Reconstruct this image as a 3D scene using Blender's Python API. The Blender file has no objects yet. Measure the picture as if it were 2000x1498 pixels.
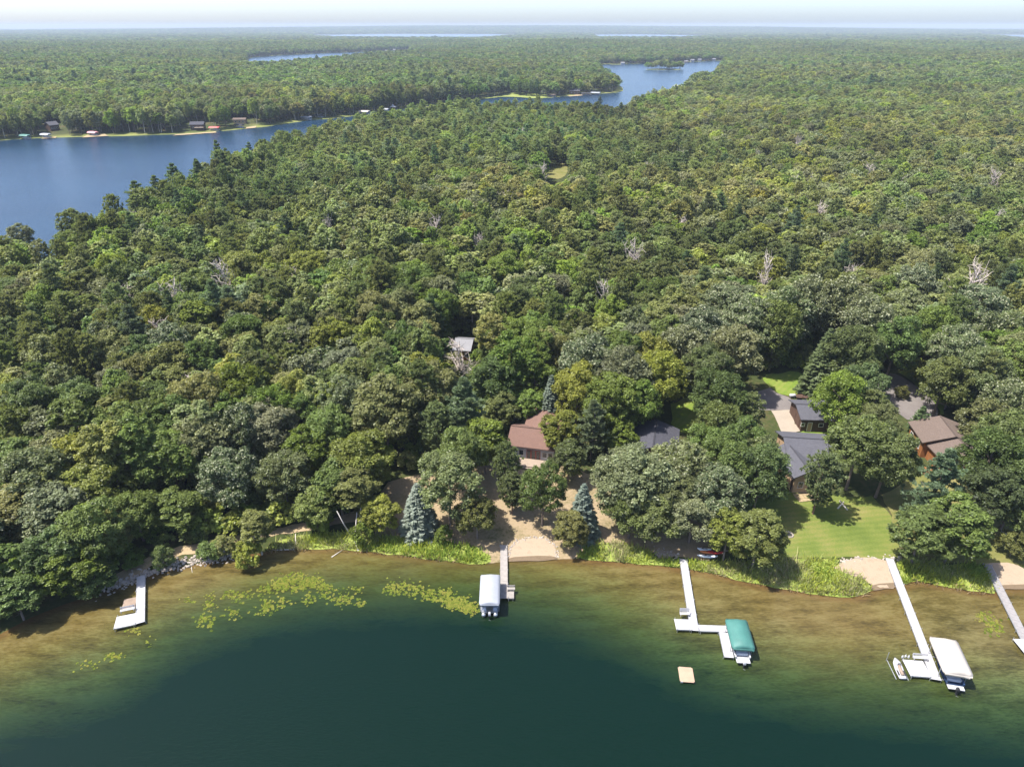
import bpy, bmesh, math, random
import numpy as np
from mathutils import Vector, Matrix
from mathutils.geometry import delaunay_2d_cdt

rng = np.random.default_rng(7)
random.seed(7)
scene = bpy.context.scene
COL = scene.collection
R = math.radians

# ------------------------------------------------------------------ camera, world, sun, exposure
CAM_Z, PITCH, F = 75.0, R(27.62), 1333.0
cam_data = bpy.data.cameras.new('camera')
cam_data.sensor_width = 36.0
cam_data.lens = 36.0 * F / 2000.0
cam_data.clip_start, cam_data.clip_end = 0.5, 40000.0
cam = bpy.data.objects.new('camera', cam_data)
COL.objects.link(cam)
cam.location = (0, 0, CAM_Z)
cam.rotation_euler = (R(90) - PITCH, 0, 0)
scene.camera = cam

SUN_EL = R(64)
SUN_DIR = Vector((-1.0, -0.12, 0)).normalized() * math.cos(SUN_EL) + Vector((0, 0, math.sin(SUN_EL)))
world = bpy.data.worlds.new('World')
scene.world = world
world.use_nodes = True
wn = world.node_tree
bg = wn.nodes['Background']
sky = wn.nodes.new('ShaderNodeTexSky')
sky.sky_type = 'NISHITA'
sky.sun_disc = False
sky.sun_elevation = SUN_EL
sky.sun_rotation = math.atan2(SUN_DIR.x, SUN_DIR.y)
sky.air_density, sky.dust_density, sky.ozone_density = 0.62, 1.6, 2.2
wn.links.new(sky.outputs[0], bg.inputs['Color'])
bg.inputs['Strength'].default_value = 0.15
sl = bpy.data.lights.new('sun', 'SUN')
sl.energy, sl.angle, sl.color = 4.5, R(0.53), (1.0, 0.95, 0.87)
sun = bpy.data.objects.new('sun', sl)
COL.objects.link(sun)
sun.rotation_euler = SUN_DIR.to_track_quat('Z', 'Y').to_euler()
scene.view_settings.view_transform = 'Standard'
scene.view_settings.look = 'None'
scene.view_settings.gamma = 1.0
scene.view_settings.use_curve_mapping = False
scene.view_settings.exposure = 1.34
scene.render.engine = 'CYCLES'
scene.cycles.max_bounces = 5
scene.cycles.diffuse_bounces = 3
scene.cycles.glossy_bounces = 2
scene.cycles.transmission_bounces = 2
scene.cycles.volume_bounces = 0
scene.cycles.use_denoising = True
HAZE_DENSITY = 9.5e-5

# ------------------------------------------------------------------ pixel rays to the ground
CP, SP = math.cos(PITCH), math.sin(PITCH)


def at(px, py, z=0.0):
    """Where the sight line of a photograph pixel meets the level z."""
    u, v = (px - 1000.0) / F, (749.0 - py) / F
    dz = -SP + v * CP
    t = (z - CAM_Z) / dz
    return (u * t, (CP + v * SP) * t)


def proj(x, y, z):
    dz = z - CAM_Z
    depth = y * CP - dz * SP
    up = y * SP + dz * CP
    return 1000 + F * x / depth, 749 - F * up / depth, depth


def poly_px(pts, z=0.0):
    return [at(p[0], p[1], p[2] if len(p) > 2 else z) for p in pts]


def inside(pts, poly):
    x, y = pts[:, 0], pts[:, 1]
    p = np.asarray(poly)
    r = np.zeros(len(x), bool)
    j = len(p) - 1
    for i in range(len(p)):
        xi, yi, xj, yj = p[i, 0], p[i, 1], p[j, 0], p[j, 1]
        if yi != yj:
            c = ((yi > y) != (yj > y)) & (x < (xj - xi) * (y - yi) / (yj - yi) + xi)
            r ^= c
        j = i
    return r


def line_dist(pts, poly, closed=True):
    p = np.asarray(poly, float)
    n = len(p)
    best = np.full(len(pts), 1e9)
    for i in range(n if closed else n - 1):
        a, b = p[i], p[(i + 1) % n]
        d = b - a
        t = np.clip(((pts - a) @ d) / max(d @ d, 1e-9), 0, 1)
        q = pts - (a + t[:, None] * d)
        best = np.minimum(best, np.einsum('ij,ij->i', q, q))
    return np.sqrt(best)


def smooth_line(pts, it=2):
    p = [tuple(q[:2]) for q in pts]
    for _ in range(it):
        o = [p[0]]
        for a, b in zip(p, p[1:]):
            o += [(.75 * a[0] + .25 * b[0], .75 * a[1] + .25 * b[1]), (.25 * a[0] + .75 * b[0], .25 * a[1] + .75 * b[1])]
        o.append(p[-1])
        p = o
    return p


# ------------------------------------------------------------------ lakes (plan outlines)
SHORE_PX = [(-500, 1500), (-200, 1330), (-60, 1265), (0, 1238), (60, 1206), (120, 1182), (190, 1158), (225, 1147), (270, 1130), (330, 1111),
            (390, 1100), (430, 1093), (455, 1086), (480, 1082), (510, 1080), (540, 1073), (600, 1071), (650, 1069), (700, 1072),
            (780, 1083), (850, 1093), (900, 1098), (955, 1101), (985, 1093), (1085, 1090), (1130, 1091), (1200, 1096), (1270, 1103),
            (1335, 1110), (1400, 1121), (1450, 1134), (1500, 1144), (1560, 1154), (1620, 1163), (1675, 1164), (1702, 1152),
            (1735, 1147), (1765, 1141), (1788, 1133), (1850, 1146), (1940, 1158), (1960, 1149), (2010, 1148), (2300, 1165), (3000, 1200)]
SHORE = poly_px(SHORE_PX)
NEAR_LAKE = SHORE + [(260, -250), (-260, -250)]
DEEP_PX = [(-700, 1620), (-100, 1480), (60, 1425), (200, 1395), (300, 1335), (390, 1275), (540, 1228), (700, 1206), (900, 1204), (1040, 1222), (1160, 1262),
           (1290, 1330), (1420, 1382), (1600, 1410), (1800, 1428), (2000, 1465), (2600, 1600)]
DEEP = smooth_line(poly_px(DEEP_PX), 1)
NORTH_PX = [(-900, 330), (-400, 300), (-100, 281), (0, 275), (60, 271), (150, 268), (250, 266), (340, 263), (400, 259), (440, 256), (520, 248),
            (560, 242), (600, 236), (650, 232), (700, 226), (740, 221), (790, 214), (830, 210), (870, 204), (920, 198), (936, 195.5), (958, 192),
            (980, 189), (1010, 189), (1046, 192.5), (1076, 191.5), (1109, 188), (1142, 186.5), (1175, 183), (1202, 182), (1217, 179),
            (1216, 172), (1200, 160), (1180, 145), (1165, 132), (1183, 125.5), (1202, 127), (1230, 125.5), (1268, 125), (1329, 122.5), (1367, 121),
            (1403, 119)]
SOUTH_PX = [(1415, 120, 0), (1392, 136, 14), (1345, 143, 15), (1331, 166, 15), (1275, 179, 15), (1226, 194, 15), (1189, 216, 16), (1150, 207, 16),
            (1100, 203, 16), (1050, 203, 16), (1000, 205, 16), (950, 203, 16), (900, 203, 16), (830, 212, 16), (760, 220, 16), (700, 227, 16),
            (660, 234, 17), (600, 248, 17), (560, 259, 17), (500, 274, 17), (460, 290, 17), (400, 309, 17), (350, 330, 17), (270, 364, 17),
            (180, 420, 16), (60, 446, 14), (0, 450, 14), (-100, 465, 14), (-500, 540, 14), (-1300, 560, 14)]
LAKE_L = poly_px(NORTH_PX) + poly_px(SOUTH_PX)
LAKE_2 = poly_px([(485, 115), (500, 112), (560, 108), (620, 105), (690, 102.5), (750, 100), (800, 97.5)]) + \
    poly_px([(800, 98.5, 14), (725, 102.5, 14), (680, 107, 14), (600, 116, 14), (520, 122, 14), (480, 121, 14)])
LAKE_3 = [(-1100, 4900), (-250, 4700), (-60, 5600), (150, 6900), (-200, 8000), (-1300, 8200), (-1900, 7300), (-1500, 5800)]
LAKE_5 = [(560, 5000), (1050, 4900), (1500, 5700), (1750, 7000), (1300, 7800), (800, 7600)]
LAKE_4 = [(3000, 4400), (4400, 4300), (5600, 6000), (5600, 7200), (4600, 7600)]
ISLE_C = at(1298, 136)
LAKES = [NEAR_LAKE, LAKE_L, LAKE_2, LAKE_3, LAKE_4, LAKE_5]


def lake_sd(pts):
    """Distance to the nearest shore: positive on land, negative on water."""
    pts = np.asarray(pts, float)
    sd = np.full(len(pts), 1e9)
    for L in LAKES:
        a = np.asarray(L)
        lo, hi = a.min(0) - 400, a.max(0) + 400
        m = np.all((pts > lo) & (pts < hi), axis=1)
        if not m.any():
            continue
        q = pts[m]
        d = line_dist(q, L)
        d = np.where(inside(q, L), -d, d)
        sd[m] = np.minimum(sd[m], d)
    e = (pts - np.array(ISLE_C)) / np.array([40.0, 24.0])
    sd_i = (1 - np.sqrt((e ** 2).sum(1))) * 30
    return np.where(sd_i > sd, sd_i, sd)


def vnoise(x, y, s, seed=0):
    """Smooth value noise, 0..1."""
    x, y = np.asarray(x) / s, np.asarray(y) / s
    xi, yi = np.floor(x).astype(np.int64), np.floor(y).astype(np.int64)
    fx, fy = x - xi, y - yi
    fx, fy = fx * fx * (3 - 2 * fx), fy * fy * (3 - 2 * fy)

    def h(a, b):
        n = (a * 374761393 + b * 668265263 + seed * 1442695041) & 0x7fffffff
        n = ((n ^ (n >> 13)) * 1274126177) & 0x7fffffff
        return ((n ^ (n >> 16)) & 0xffff) / 65535.0
    return (h(xi, yi) * (1 - fx) + h(xi + 1, yi) * fx) * (1 - fy) + (h(xi, yi + 1) * (1 - fx) + h(xi + 1, yi + 1) * fx) * fy


def height(pts, sd=None):
    pts = np.asarray(pts, float)
    if sd is None:
        sd = lake_sd(pts)
    x, y = pts[:, 0], pts[:, 1]
    d = np.hypot(x, y)
    s = np.clip(sd, 0, None)
    land = 2.6 * (1 - np.exp(-s / 26.0))
    land += np.clip((s - 40) / 200, 0, 1) * (vnoise(x, y, 160, 1) * 3.0)
    land += np.clip((s - 60) / 500, 0, 1) * np.clip((d - 500) / 1200, 0, 1) * np.clip(1 - (d - 3000) / 900, .08, 1) * vnoise(x, y, 700, 2) * 17.0
    ridge = np.exp(-((x - 300) / 4200.0) ** 2) * 58 + 9 + 16 * (vnoise(x, y, 1900, 3) - .5)
    land += np.clip((d - 8200) / 2600, 0, 1) * np.clip(s / 500, 0, 1) * np.clip(ridge, 2, 90)
    return np.where(sd > 0, land, np.clip(sd * 0.10, -2.0, 0))


def h1(x, y):
    return float(height(np.array([[x, y]]))[0])


def ground(px, py, up=0.0):
    """Ground point (or a point UP metres over it) under a photograph pixel."""
    z = 1.5
    for _ in range(5):
        x, y = at(px, py, z + up)
        z = h1(x, y)
    return x, y, z


# ------------------------------------------------------------------ materials
def new_mat(name):
    m = bpy.data.materials.new(name)
    m.use_nodes = True
    nt = m.node_tree
    return m, nt, nt.nodes['Principled BSDF']


def noise(nt, scale, detail=4, coord='Object', vec=None, rough=.55):
    n = nt.nodes.new('ShaderNodeTexNoise')
    n.inputs['Scale'].default_value = scale
    n.inputs['Detail'].default_value = detail
    n.inputs['Roughness'].default_value = rough
    if vec is None:
        tc = nt.nodes.new('ShaderNodeTexCoord')
        vec = tc.outputs[coord]
    nt.links.new(vec, n.inputs['Vector'])
    return n


def ramp(nt, fac, stops):
    r = nt.nodes.new('ShaderNodeValToRGB')
    e = r.color_ramp.elements
    while len(e) < len(stops):
        e.new(0.5)
    for i, (p, c) in enumerate(stops):
        e[i].position = p
        e[i].color = (*c, 1) if len(c) == 3 else c
    nt.links.new(fac, r.inputs['Fac'])
    return r.outputs['Color']


def mix(nt, fac, a, b, mode='MIX'):
    m = nt.nodes.new('ShaderNodeMix')
    m.data_type = 'RGBA'
    m.blend_type = mode
    for sock, v in ((0, fac), (6, a), (7, b)):
        if isinstance(v, bpy.types.NodeSocket):
            nt.links.new(v, m.inputs[sock])
        else:
            m.inputs[sock].default_value = v if sock == 0 else ((*v, 1) if len(v) == 3 else v)
    return m.outputs[2]


def math_n(nt, op, a, b=None, clamp=False):
    m = nt.nodes.new('ShaderNodeMath')
    m.operation = op
    m.use_clamp = clamp
    for i, v in enumerate((a, b)):
        if v is None:
            continue
        if isinstance(v, bpy.types.NodeSocket):
            nt.links.new(v, m.inputs[i])
        else:
            m.inputs[i].default_value = v
    return m.outputs[0]


def attr(nt, name, kind='GEOMETRY'):
    a = nt.nodes.new('ShaderNodeAttribute')
    a.attribute_type = kind
    a.attribute_name = name
    return a


def bump(nt, bsdf, fac, strength, dist=0.05):
    b = nt.nodes.new('ShaderNodeBump')
    b.inputs['Strength'].default_value = strength
    b.inputs['Distance'].default_value = dist
    nt.links.new(fac, b.inputs['Height'])
    nt.links.new(b.outputs[0], bsdf.inputs['Normal'])


def simple(name, c1, c2=None, scale=2.0, rough=.6, detail=5, bmp=0.0, spec=.4, metal=0.0):
    m, nt, p = new_mat(name)
    p.inputs['Roughness'].default_value = rough
    p.inputs['Specular IOR Level'].default_value = spec
    p.inputs['Metallic'].default_value = metal
    n = noise(nt, scale, detail)
    c2 = c2 or tuple(v * .8 for v in c1)
    nt.links.new(ramp(nt, n.outputs[0], [(.3, c1), (.7, c2)]), p.inputs['Base Color'])
    if bmp:
        bump(nt, p, n.outputs[0], bmp)
    return m


def blotch(name, stops, s1, s2, rough=.9, w2=.35, bmp=.3):
    """Ground cover: two noise scales through one ramp."""
    m, nt, p = new_mat(name)
    p.inputs['Roughness'].default_value = rough
    p.inputs['Specular IOR Level'].default_value = .15
    a, b = noise(nt, s1, 5), noise(nt, s2, 3)
    f = math_n(nt, 'ADD', math_n(nt, 'MULTIPLY', a.outputs[0], 1 - w2), math_n(nt, 'MULTIPLY', b.outputs[0], w2))
    nt.links.new(ramp(nt, f, stops), p.inputs['Base Color'])
    bump(nt, p, b.outputs[0], bmp, .08)
    return m


M = {}
M['dry_grass'] = blotch('dry_grass', [(.32, (.095, .085, .036)), (.44, (.185, .145, .082)), (.56, (.245, .185, .118)), (.7, (.185, .15, .075))], .22, 2.4, w2=.4)
M['sand'] = blotch('sand', [(.3, (.215, .165, .115)), (.5, (.28, .22, .158)), (.7, (.24, .185, .132))], .8, 6)
M['path'] = blotch('path_dirt', [(.3, (.22, .16, .09)), (.5, (.30, .23, .14)), (.7, (.17, .15, .06))], .7, 5)
M['asphalt'] = blotch('asphalt', [(.3, (.10, .088, .085)), (.5, (.13, .115, .11)), (.7, (.155, .14, .13))], .3, 4)
M['concrete'] = blotch('concrete', [(.3, (.225, .19, .15)), (.6, (.27, .23, .185)), (.8, (.20, .17, .14))], .4, 5)
M['tall_floor'] = blotch('reed_bed', [(.3, (.10, .14, .028)), (.5, (.18, .22, .045)), (.7, (.25, .26, .08))], .5, 4)
M['marsh'] = blotch('marsh', [(.3, (.11, .15, .035)), (.5, (.17, .2, .05)), (.7, (.22, .22, .09))], .03, .3)
M['rock'] = simple('rock', (.38, .33, .28), (.22, .19, .165), 1.3, .85, bmp=.3)
M['driftwood'] = simple('driftwood', (.50, .46, .40), (.36, .32, .27), 3, .8)
M['birch'] = simple('birch_bark', (.58, .55, .50), (.36, .33, .30), 2.2, .8)
M['dock_white'] = simple('dock_white', (.37, .365, .375), (.31, .305, .315), .8, .55)
M['dock_grey'] = simple('dock_grey', (.25, .235, .232), (.19, .18, .178), 1.4, .75)
M['dock_pale'] = simple('dock_pale_wood', (.29, .265, .245), (.225, .205, .19), 1.2, .75)
M['metal'] = simple('galvanised', (.45, .46, .48), (.35, .36, .38), 4, .4, metal=.6)
M['tan_board'] = simple('tan_board', (.25, .185, .14), (.19, .14, .105), 1.6, .7)
M['raft_wood'] = simple('raft_wood', (.34, .245, .17), (.29, .205, .14), 1.3, .7)
M['canvas_white'] = simple('canvas_white', (.26, .275, .31), (.225, .24, .27), .7, .6, bmp=.1)
M['canvas_cream'] = simple('canvas_cream', (.40, .365, .325), (.34, .31, .275), .6, .6, bmp=.15)
M['canvas_teal'] = simple('canvas_teal', (.05, .155, .135), (.036, .12, .105), .7, .6, bmp=.2)
M['canvas_red'] = simple('canvas_red', (.36, .06, .055), (.3, .05, .045), .7, .6)
M['canvas_pink'] = simple('canvas_pink', (.48, .22, .24), (.4, .18, .2), .7, .6)
M['hull_white'] = simple('hull_white', (.42, .42, .43), (.36, .36, .37), 1, .25, spec=.5)
M['hull_blue'] = simple('hull_blue', (.02, .045, .10), (.015, .03, .07), 1, .2, spec=.6)
M['dark'] = simple('dark_trim', (.025, .025, .028), (.018, .018, .02), 2, .45)
M['vinyl'] = simple('seat_vinyl', (.36, .40, .46), (.28, .32, .38), 2, .5)
M['alum'] = simple('pontoon_aluminium', (.55, .56, .58), (.48, .49, .51), 2, .3, metal=.8)
M['red_plastic'] = simple('red_plastic', (.45, .03, .02), (.38, .025, .018), 2, .4)
M['orange_plastic'] = simple('orange_plastic', (.62, .2, .06), (.55, .17, .05), 2, .4)
M['white_plastic'] = simple('white_plastic', (.72, .74, .76), (.66, .68, .7), 2, .4)
M['brick'] = simple('chimney_brick', (.30, .10, .06), (.24, .08, .05), 4, .85)
M['stone_wall'] = simple('pale_stone', (.40, .40, .42), (.30, .30, .32), 1.5, .8)
M['cedar'] = simple('orange_cedar', (.26, .105, .035), (.20, .08, .028), 1.2, .65)
M['brown_wood'] = simple('brown_wood', (.085, .045, .03), (.06, .034, .024), 1.5, .75)
M['tan_siding'] = simple('tan_siding', (.36, .25, .15), (.31, .21, .13), 1.2, .75)
M['red_frame'] = simple('red_frame', (.33, .075, .05), (.28, .06, .04), 2, .6)
M['deck_pale'] = simple('pale_deck', (.28, .22, .17), (.23, .18, .14), 1.2, .75)
M['porch_roof'] = simple('porch_roof', (.16, .12, .11), (.13, .10, .09), .8, .8)
M['glass'] = simple('window_glass', (.03, .035, .04), (.02, .025, .03), 1, .08, spec=.8)
M['frame_white'] = simple('window_frame', (.6, .58, .54), (.5, .48, .45), 2, .6)


def shingles(name, c1, c2):
    m, nt, p = new_mat(name)
    p.inputs['Roughness'].default_value = .9
    p.inputs['Specular IOR Level'].default_value = .2
    tc = nt.nodes.new('ShaderNodeTexCoord')
    br = nt.nodes.new('ShaderNodeTexBrick')
    br.inputs['Scale'].default_value = 3.0
    br.inputs['Mortar Size'].default_value = .02
    br.inputs['Color1'].default_value = (*c1, 1)
    br.inputs['Color2'].default_value = (*c2, 1)
    br.inputs['Mortar'].default_value = (*[v * .6 for v in c2], 1)
    br.inputs['Brick Width'].default_value = .9
    br.inputs['Row Height'].default_value = .42
    nt.links.new(tc.outputs['UV'], br.inputs['Vector'])
    n = noise(nt, .5, 4)
    nt.links.new(mix(nt, math_n(nt, 'MULTIPLY', n.outputs[0], .5), br.outputs[0], tuple(v * .72 for v in c2)), p.inputs['Base Color'])
    bump(nt, p, br.outputs[1], .25, .03)
    return m


M['roof_brown'] = shingles('brown_shingles', (.165, .098, .078), (.135, .082, .066))
M['roof_tan'] = shingles('tan_shingles', (.135, .103, .086), (.11, .083, .07))
M['roof_grey'] = shingles('grey_shingles', (.092, .092, .108), (.070, .070, .083))
M['roof_dark'] = shingles('dark_shingles', (.07, .07, .085), (.05, .05, .062))
M['roof_pale'] = simple('pale_metal_roof', (.17, .168, .178), (.14, .138, .146), .6, .5)


def leaf_material():
    m, nt, p = new_mat('leaves')
    nt.nodes.remove(p)
    out = nt.nodes['Material Output']
    lc = attr(nt, 'leaf_color', 'INSTANCER')
    sv = attr(nt, 'silver', 'INSTANCER')
    tint = attr(nt, 'tint')
    rnd = attr(nt, 'rnd')
    oi = nt.nodes.new('ShaderNodeObjectInfo')
    col = mix(nt, 1.0, lc.outputs['Color'], tint.outputs['Color'], 'MULTIPLY')
    var = math_n(nt, 'ADD', math_n(nt, 'MULTIPLY', oi.outputs['Random'], .4), .8)
    vm = nt.nodes.new('ShaderNodeVectorMath')
    vm.operation = 'SCALE'
    nt.links.new(col, vm.inputs[0])
    nt.links.new(var, vm.inputs['Scale'])
    pale = math_n(nt, 'LESS_THAN', rnd.outputs['Fac'], sv.outputs['Fac'])
    col = mix(nt, pale, vm.outputs[0], (.34, .35, .23))
    d = nt.nodes.new('ShaderNodeBsdfDiffuse')
    t = nt.nodes.new('ShaderNodeBsdfTranslucent')
    g = nt.nodes.new('ShaderNodeBsdfGlossy')
    g.inputs['Roughness'].default_value = .42
    g.inputs['Color'].default_value = (.8, .85, .8, 1)
    nt.links.new(col, d.inputs[0])
    nt.links.new(mix(nt, 1.0, col, (1.5, 1.5, .8), 'MULTIPLY'), t.inputs[0])
    m1, m2 = nt.nodes.new('ShaderNodeMixShader'), nt.nodes.new('ShaderNodeMixShader')
    m1.inputs[0].default_value = .45
    m2.inputs[0].default_value = .012
    nt.links.new(d.outputs[0], m1.inputs[1])
    nt.links.new(t.outputs[0], m1.inputs[2])
    nt.links.new(m1.outputs[0], m2.inputs[1])
    nt.links.new(g.outputs[0], m2.inputs[2])
    nt.links.new(m2.outputs[0], out.inputs['Surface'])
    return m


def bark_material():
    m, nt, p = new_mat('bark')
    p.inputs['Roughness'].default_value = .9
    p.inputs['Specular IOR Level'].default_value = .1
    bc = attr(nt, 'bark_color', 'INSTANCER')
    n = noise(nt, 2.5, 4)
    f = math_n(nt, 'ADD', math_n(nt, 'MULTIPLY', n.outputs[0], .9), .55)
    vm = nt.nodes.new('ShaderNodeVectorMath')
    vm.operation = 'SCALE'
    nt.links.new(bc.outputs['Color'], vm.inputs[0])
    nt.links.new(f, vm.inputs['Scale'])
    nt.links.new(vm.outputs[0], p.inputs['Base Color'])
    return m


M['leaf'], M['bark'] = leaf_material(), bark_material()


def lawn_material(name, stops, ang, width):
    m, nt, p = new_mat(name)
    p.inputs['Roughness'].default_value = .9
    p.inputs['Specular IOR Level'].default_value = .15
    tc = nt.nodes.new('ShaderNodeTexCoord')
    mp = nt.nodes.new('ShaderNodeMapping')
    mp.inputs['Rotation'].default_value = (0, 0, ang)
    nt.links.new(tc.outputs['Object'], mp.inputs[0])
    w = nt.nodes.new('ShaderNodeTexWave')
    w.inputs['Scale'].default_value = .314 / width
    w.inputs['Distortion'].default_value = 5.0
    w.inputs['Detail'].default_value = 2
    w.inputs['Detail Scale'].default_value = .4
    nt.links.new(mp.outputs[0], w.inputs['Vector'])
    a, b = noise(nt, .12, 4), noise(nt, 3.5, 4)
    f = math_n(nt, 'ADD', math_n(nt, 'MULTIPLY', a.outputs[0], .66), math_n(nt, 'MULTIPLY', b.outputs[0], .25))
    f = math_n(nt, 'ADD', f, math_n(nt, 'MULTIPLY', w.outputs[1], .055))
    nt.links.new(ramp(nt, f, stops), p.inputs['Base Color'])
    bump(nt, p, b.outputs[0], .35, .06)
    return m


M['lawn'] = lawn_material('lawn', [(.34, (.068, .096, .018)), (.46, (.096, .122, .025)), (.56, (.135, .138, .038)), (.68, (.18, .156, .06))], R(82), 1.1)
M['lawn_bright'] = lawn_material('bright_lawn', [(.35, (.075, .125, .016)), (.5, (.105, .155, .022)), (.66, (.17, .18, .045))], R(40), 1.2)
M['lawn_tan'] = lawn_material('dry_lawn', [(.35, (.09, .10, .024)), (.5, (.13, .125, .04)), (.68, (.19, .16, .07))], R(70), 1.3)


def terrain_material():
    m, nt, p = new_mat('terrain')
    p.inputs['Roughness'].default_value = .95
    p.inputs['Specular IOR Level'].default_value = .1
    z = attr(nt, 'shore')
    a, b = noise(nt, .06, 4), noise(nt, 1.2, 4)
    f = math_n(nt, 'ADD', math_n(nt, 'MULTIPLY', a.outputs[0], .55), math_n(nt, 'MULTIPLY', b.outputs[0], .45))
    floor = ramp(nt, f, [(.35, (.022, .032, .010)), (.5, (.04, .05, .016)), (.62, (.075, .062, .03)), (.75, (.05, .06, .02))])
    reeds = ramp(nt, f, [(.35, (.10, .12, .03)), (.55, (.17, .18, .055)), (.7, (.24, .20, .10))])
    col = mix(nt, z.outputs['Fac'], floor, reeds)
    nt.links.new(col, p.inputs['Base Color'])
    bump(nt, p, b.outputs[0], .4, .1)
    return m


def water_material(name, near):
    m, nt, p = new_mat(name)
    p.inputs['IOR'].default_value = 1.33
    tc = nt.nodes.new('ShaderNodeTexCoord')
    if near:
        p.inputs['Roughness'].default_value = .07
        p.inputs['Specular IOR Level'].default_value = .32
        dz, sh = attr(nt, 'deep'), attr(nt, 'offshore')
        mp = nt.nodes.new('ShaderNodeMapping')
        mp.inputs['Rotation'].default_value = (0, 0, R(-14))
        mp.inputs['Scale'].default_value = (.45, 1.5, 1)
        nt.links.new(tc.outputs['Object'], mp.inputs[0])
        big, mid = noise(nt, .055, 4), noise(nt, .35, 5, vec=mp.outputs[0])
        fine = noise(nt, 2.4, 5, vec=mp.outputs[0], rough=.7)
        # bed seen through the water: sand and muck by the shore, weeds further out, deep water past the drop-off
        bed = ramp(nt, math_n(nt, 'ADD', math_n(nt, 'MULTIPLY', mid.outputs[0], .6), math_n(nt, 'MULTIPLY', fine.outputs[0], .4)), [(.34, (.034, .026, .009)), (.48, (.082, .061, .019)), (.62, (.128, .098, .038))])
        weed = ramp(nt, math_n(nt, 'ADD', math_n(nt, 'MULTIPLY', mid.outputs[0], .55), math_n(nt, 'MULTIPLY', fine.outputs[0], .45)),
                    [(.36, (.016, .018, .007)), (.48, (.050, .049, .018)), (.60, (.108, .101, .044))])
        wf = math_n(nt, 'ADD', sh.outputs['Fac'], math_n(nt, 'MULTIPLY', math_n(nt, 'SUBTRACT', big.outputs[0], .5), 1.6), True)
        edge = math_n(nt, 'MULTIPLY', math_n(nt, 'SUBTRACT', .07, sh.outputs['Fac']), 12, True)
        col = mix(nt, wf, bed, weed)
        col = mix(nt, math_n(nt, 'MULTIPLY', edge, .7), col, (.085, .040, .018))
        df = math_n(nt, 'ADD', dz.outputs['Fac'], math_n(nt, 'MULTIPLY', math_n(nt, 'SUBTRACT', mid.outputs[0], .5), .30), True)
        col = mix(nt, 1.0, ramp(nt, df, [(0, (1, 1, 1)), (.45, (.48, .82, .50)), (1, (.2, .6, .45))]), col, 'MULTIPLY')
        col = mix(nt, ramp(nt, df, [(.15, (0, 0, 0)), (.75, (1, 1, 1))]), col, (.0011, .0086, .0050))
        nt.links.new(col, p.inputs['Base Color'])
        mp2 = nt.nodes.new('ShaderNodeMapping')
        mp2.inputs['Rotation'].default_value = (0, 0, R(18))
        mp2.inputs['Scale'].default_value = (.8, 2.6, 1)
        nt.links.new(tc.outputs['Object'], mp2.inputs[0])
        w1 = noise(nt, 1.3, 4, vec=mp2.outputs[0], rough=.65)
        bump(nt, p, w1.outputs[0], .5, .11)
    else:
        p.inputs['Roughness'].default_value = .2
        p.inputs['Specular IOR Level'].default_value = .4
        mp2 = nt.nodes.new('ShaderNodeMapping')
        mp2.inputs['Rotation'].default_value = (0, 0, R(25))
        mp2.inputs['Scale'].default_value = (.5, 1.4, 1)
        nt.links.new(tc.outputs['Object'], mp2.inputs[0])
        w1, w2 = noise(nt, .9, 3, vec=mp2.outputs[0]), noise(nt, .012, 3, vec=mp2.outputs[0])
        nt.links.new(ramp(nt, w2.outputs[0], [(.3, (.004, .018, .042)), (.7, (.008, .030, .062))]), p.inputs['Base Color'])
        bump(nt, p, w1.outputs[0], .9, .25)
    return m


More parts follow.
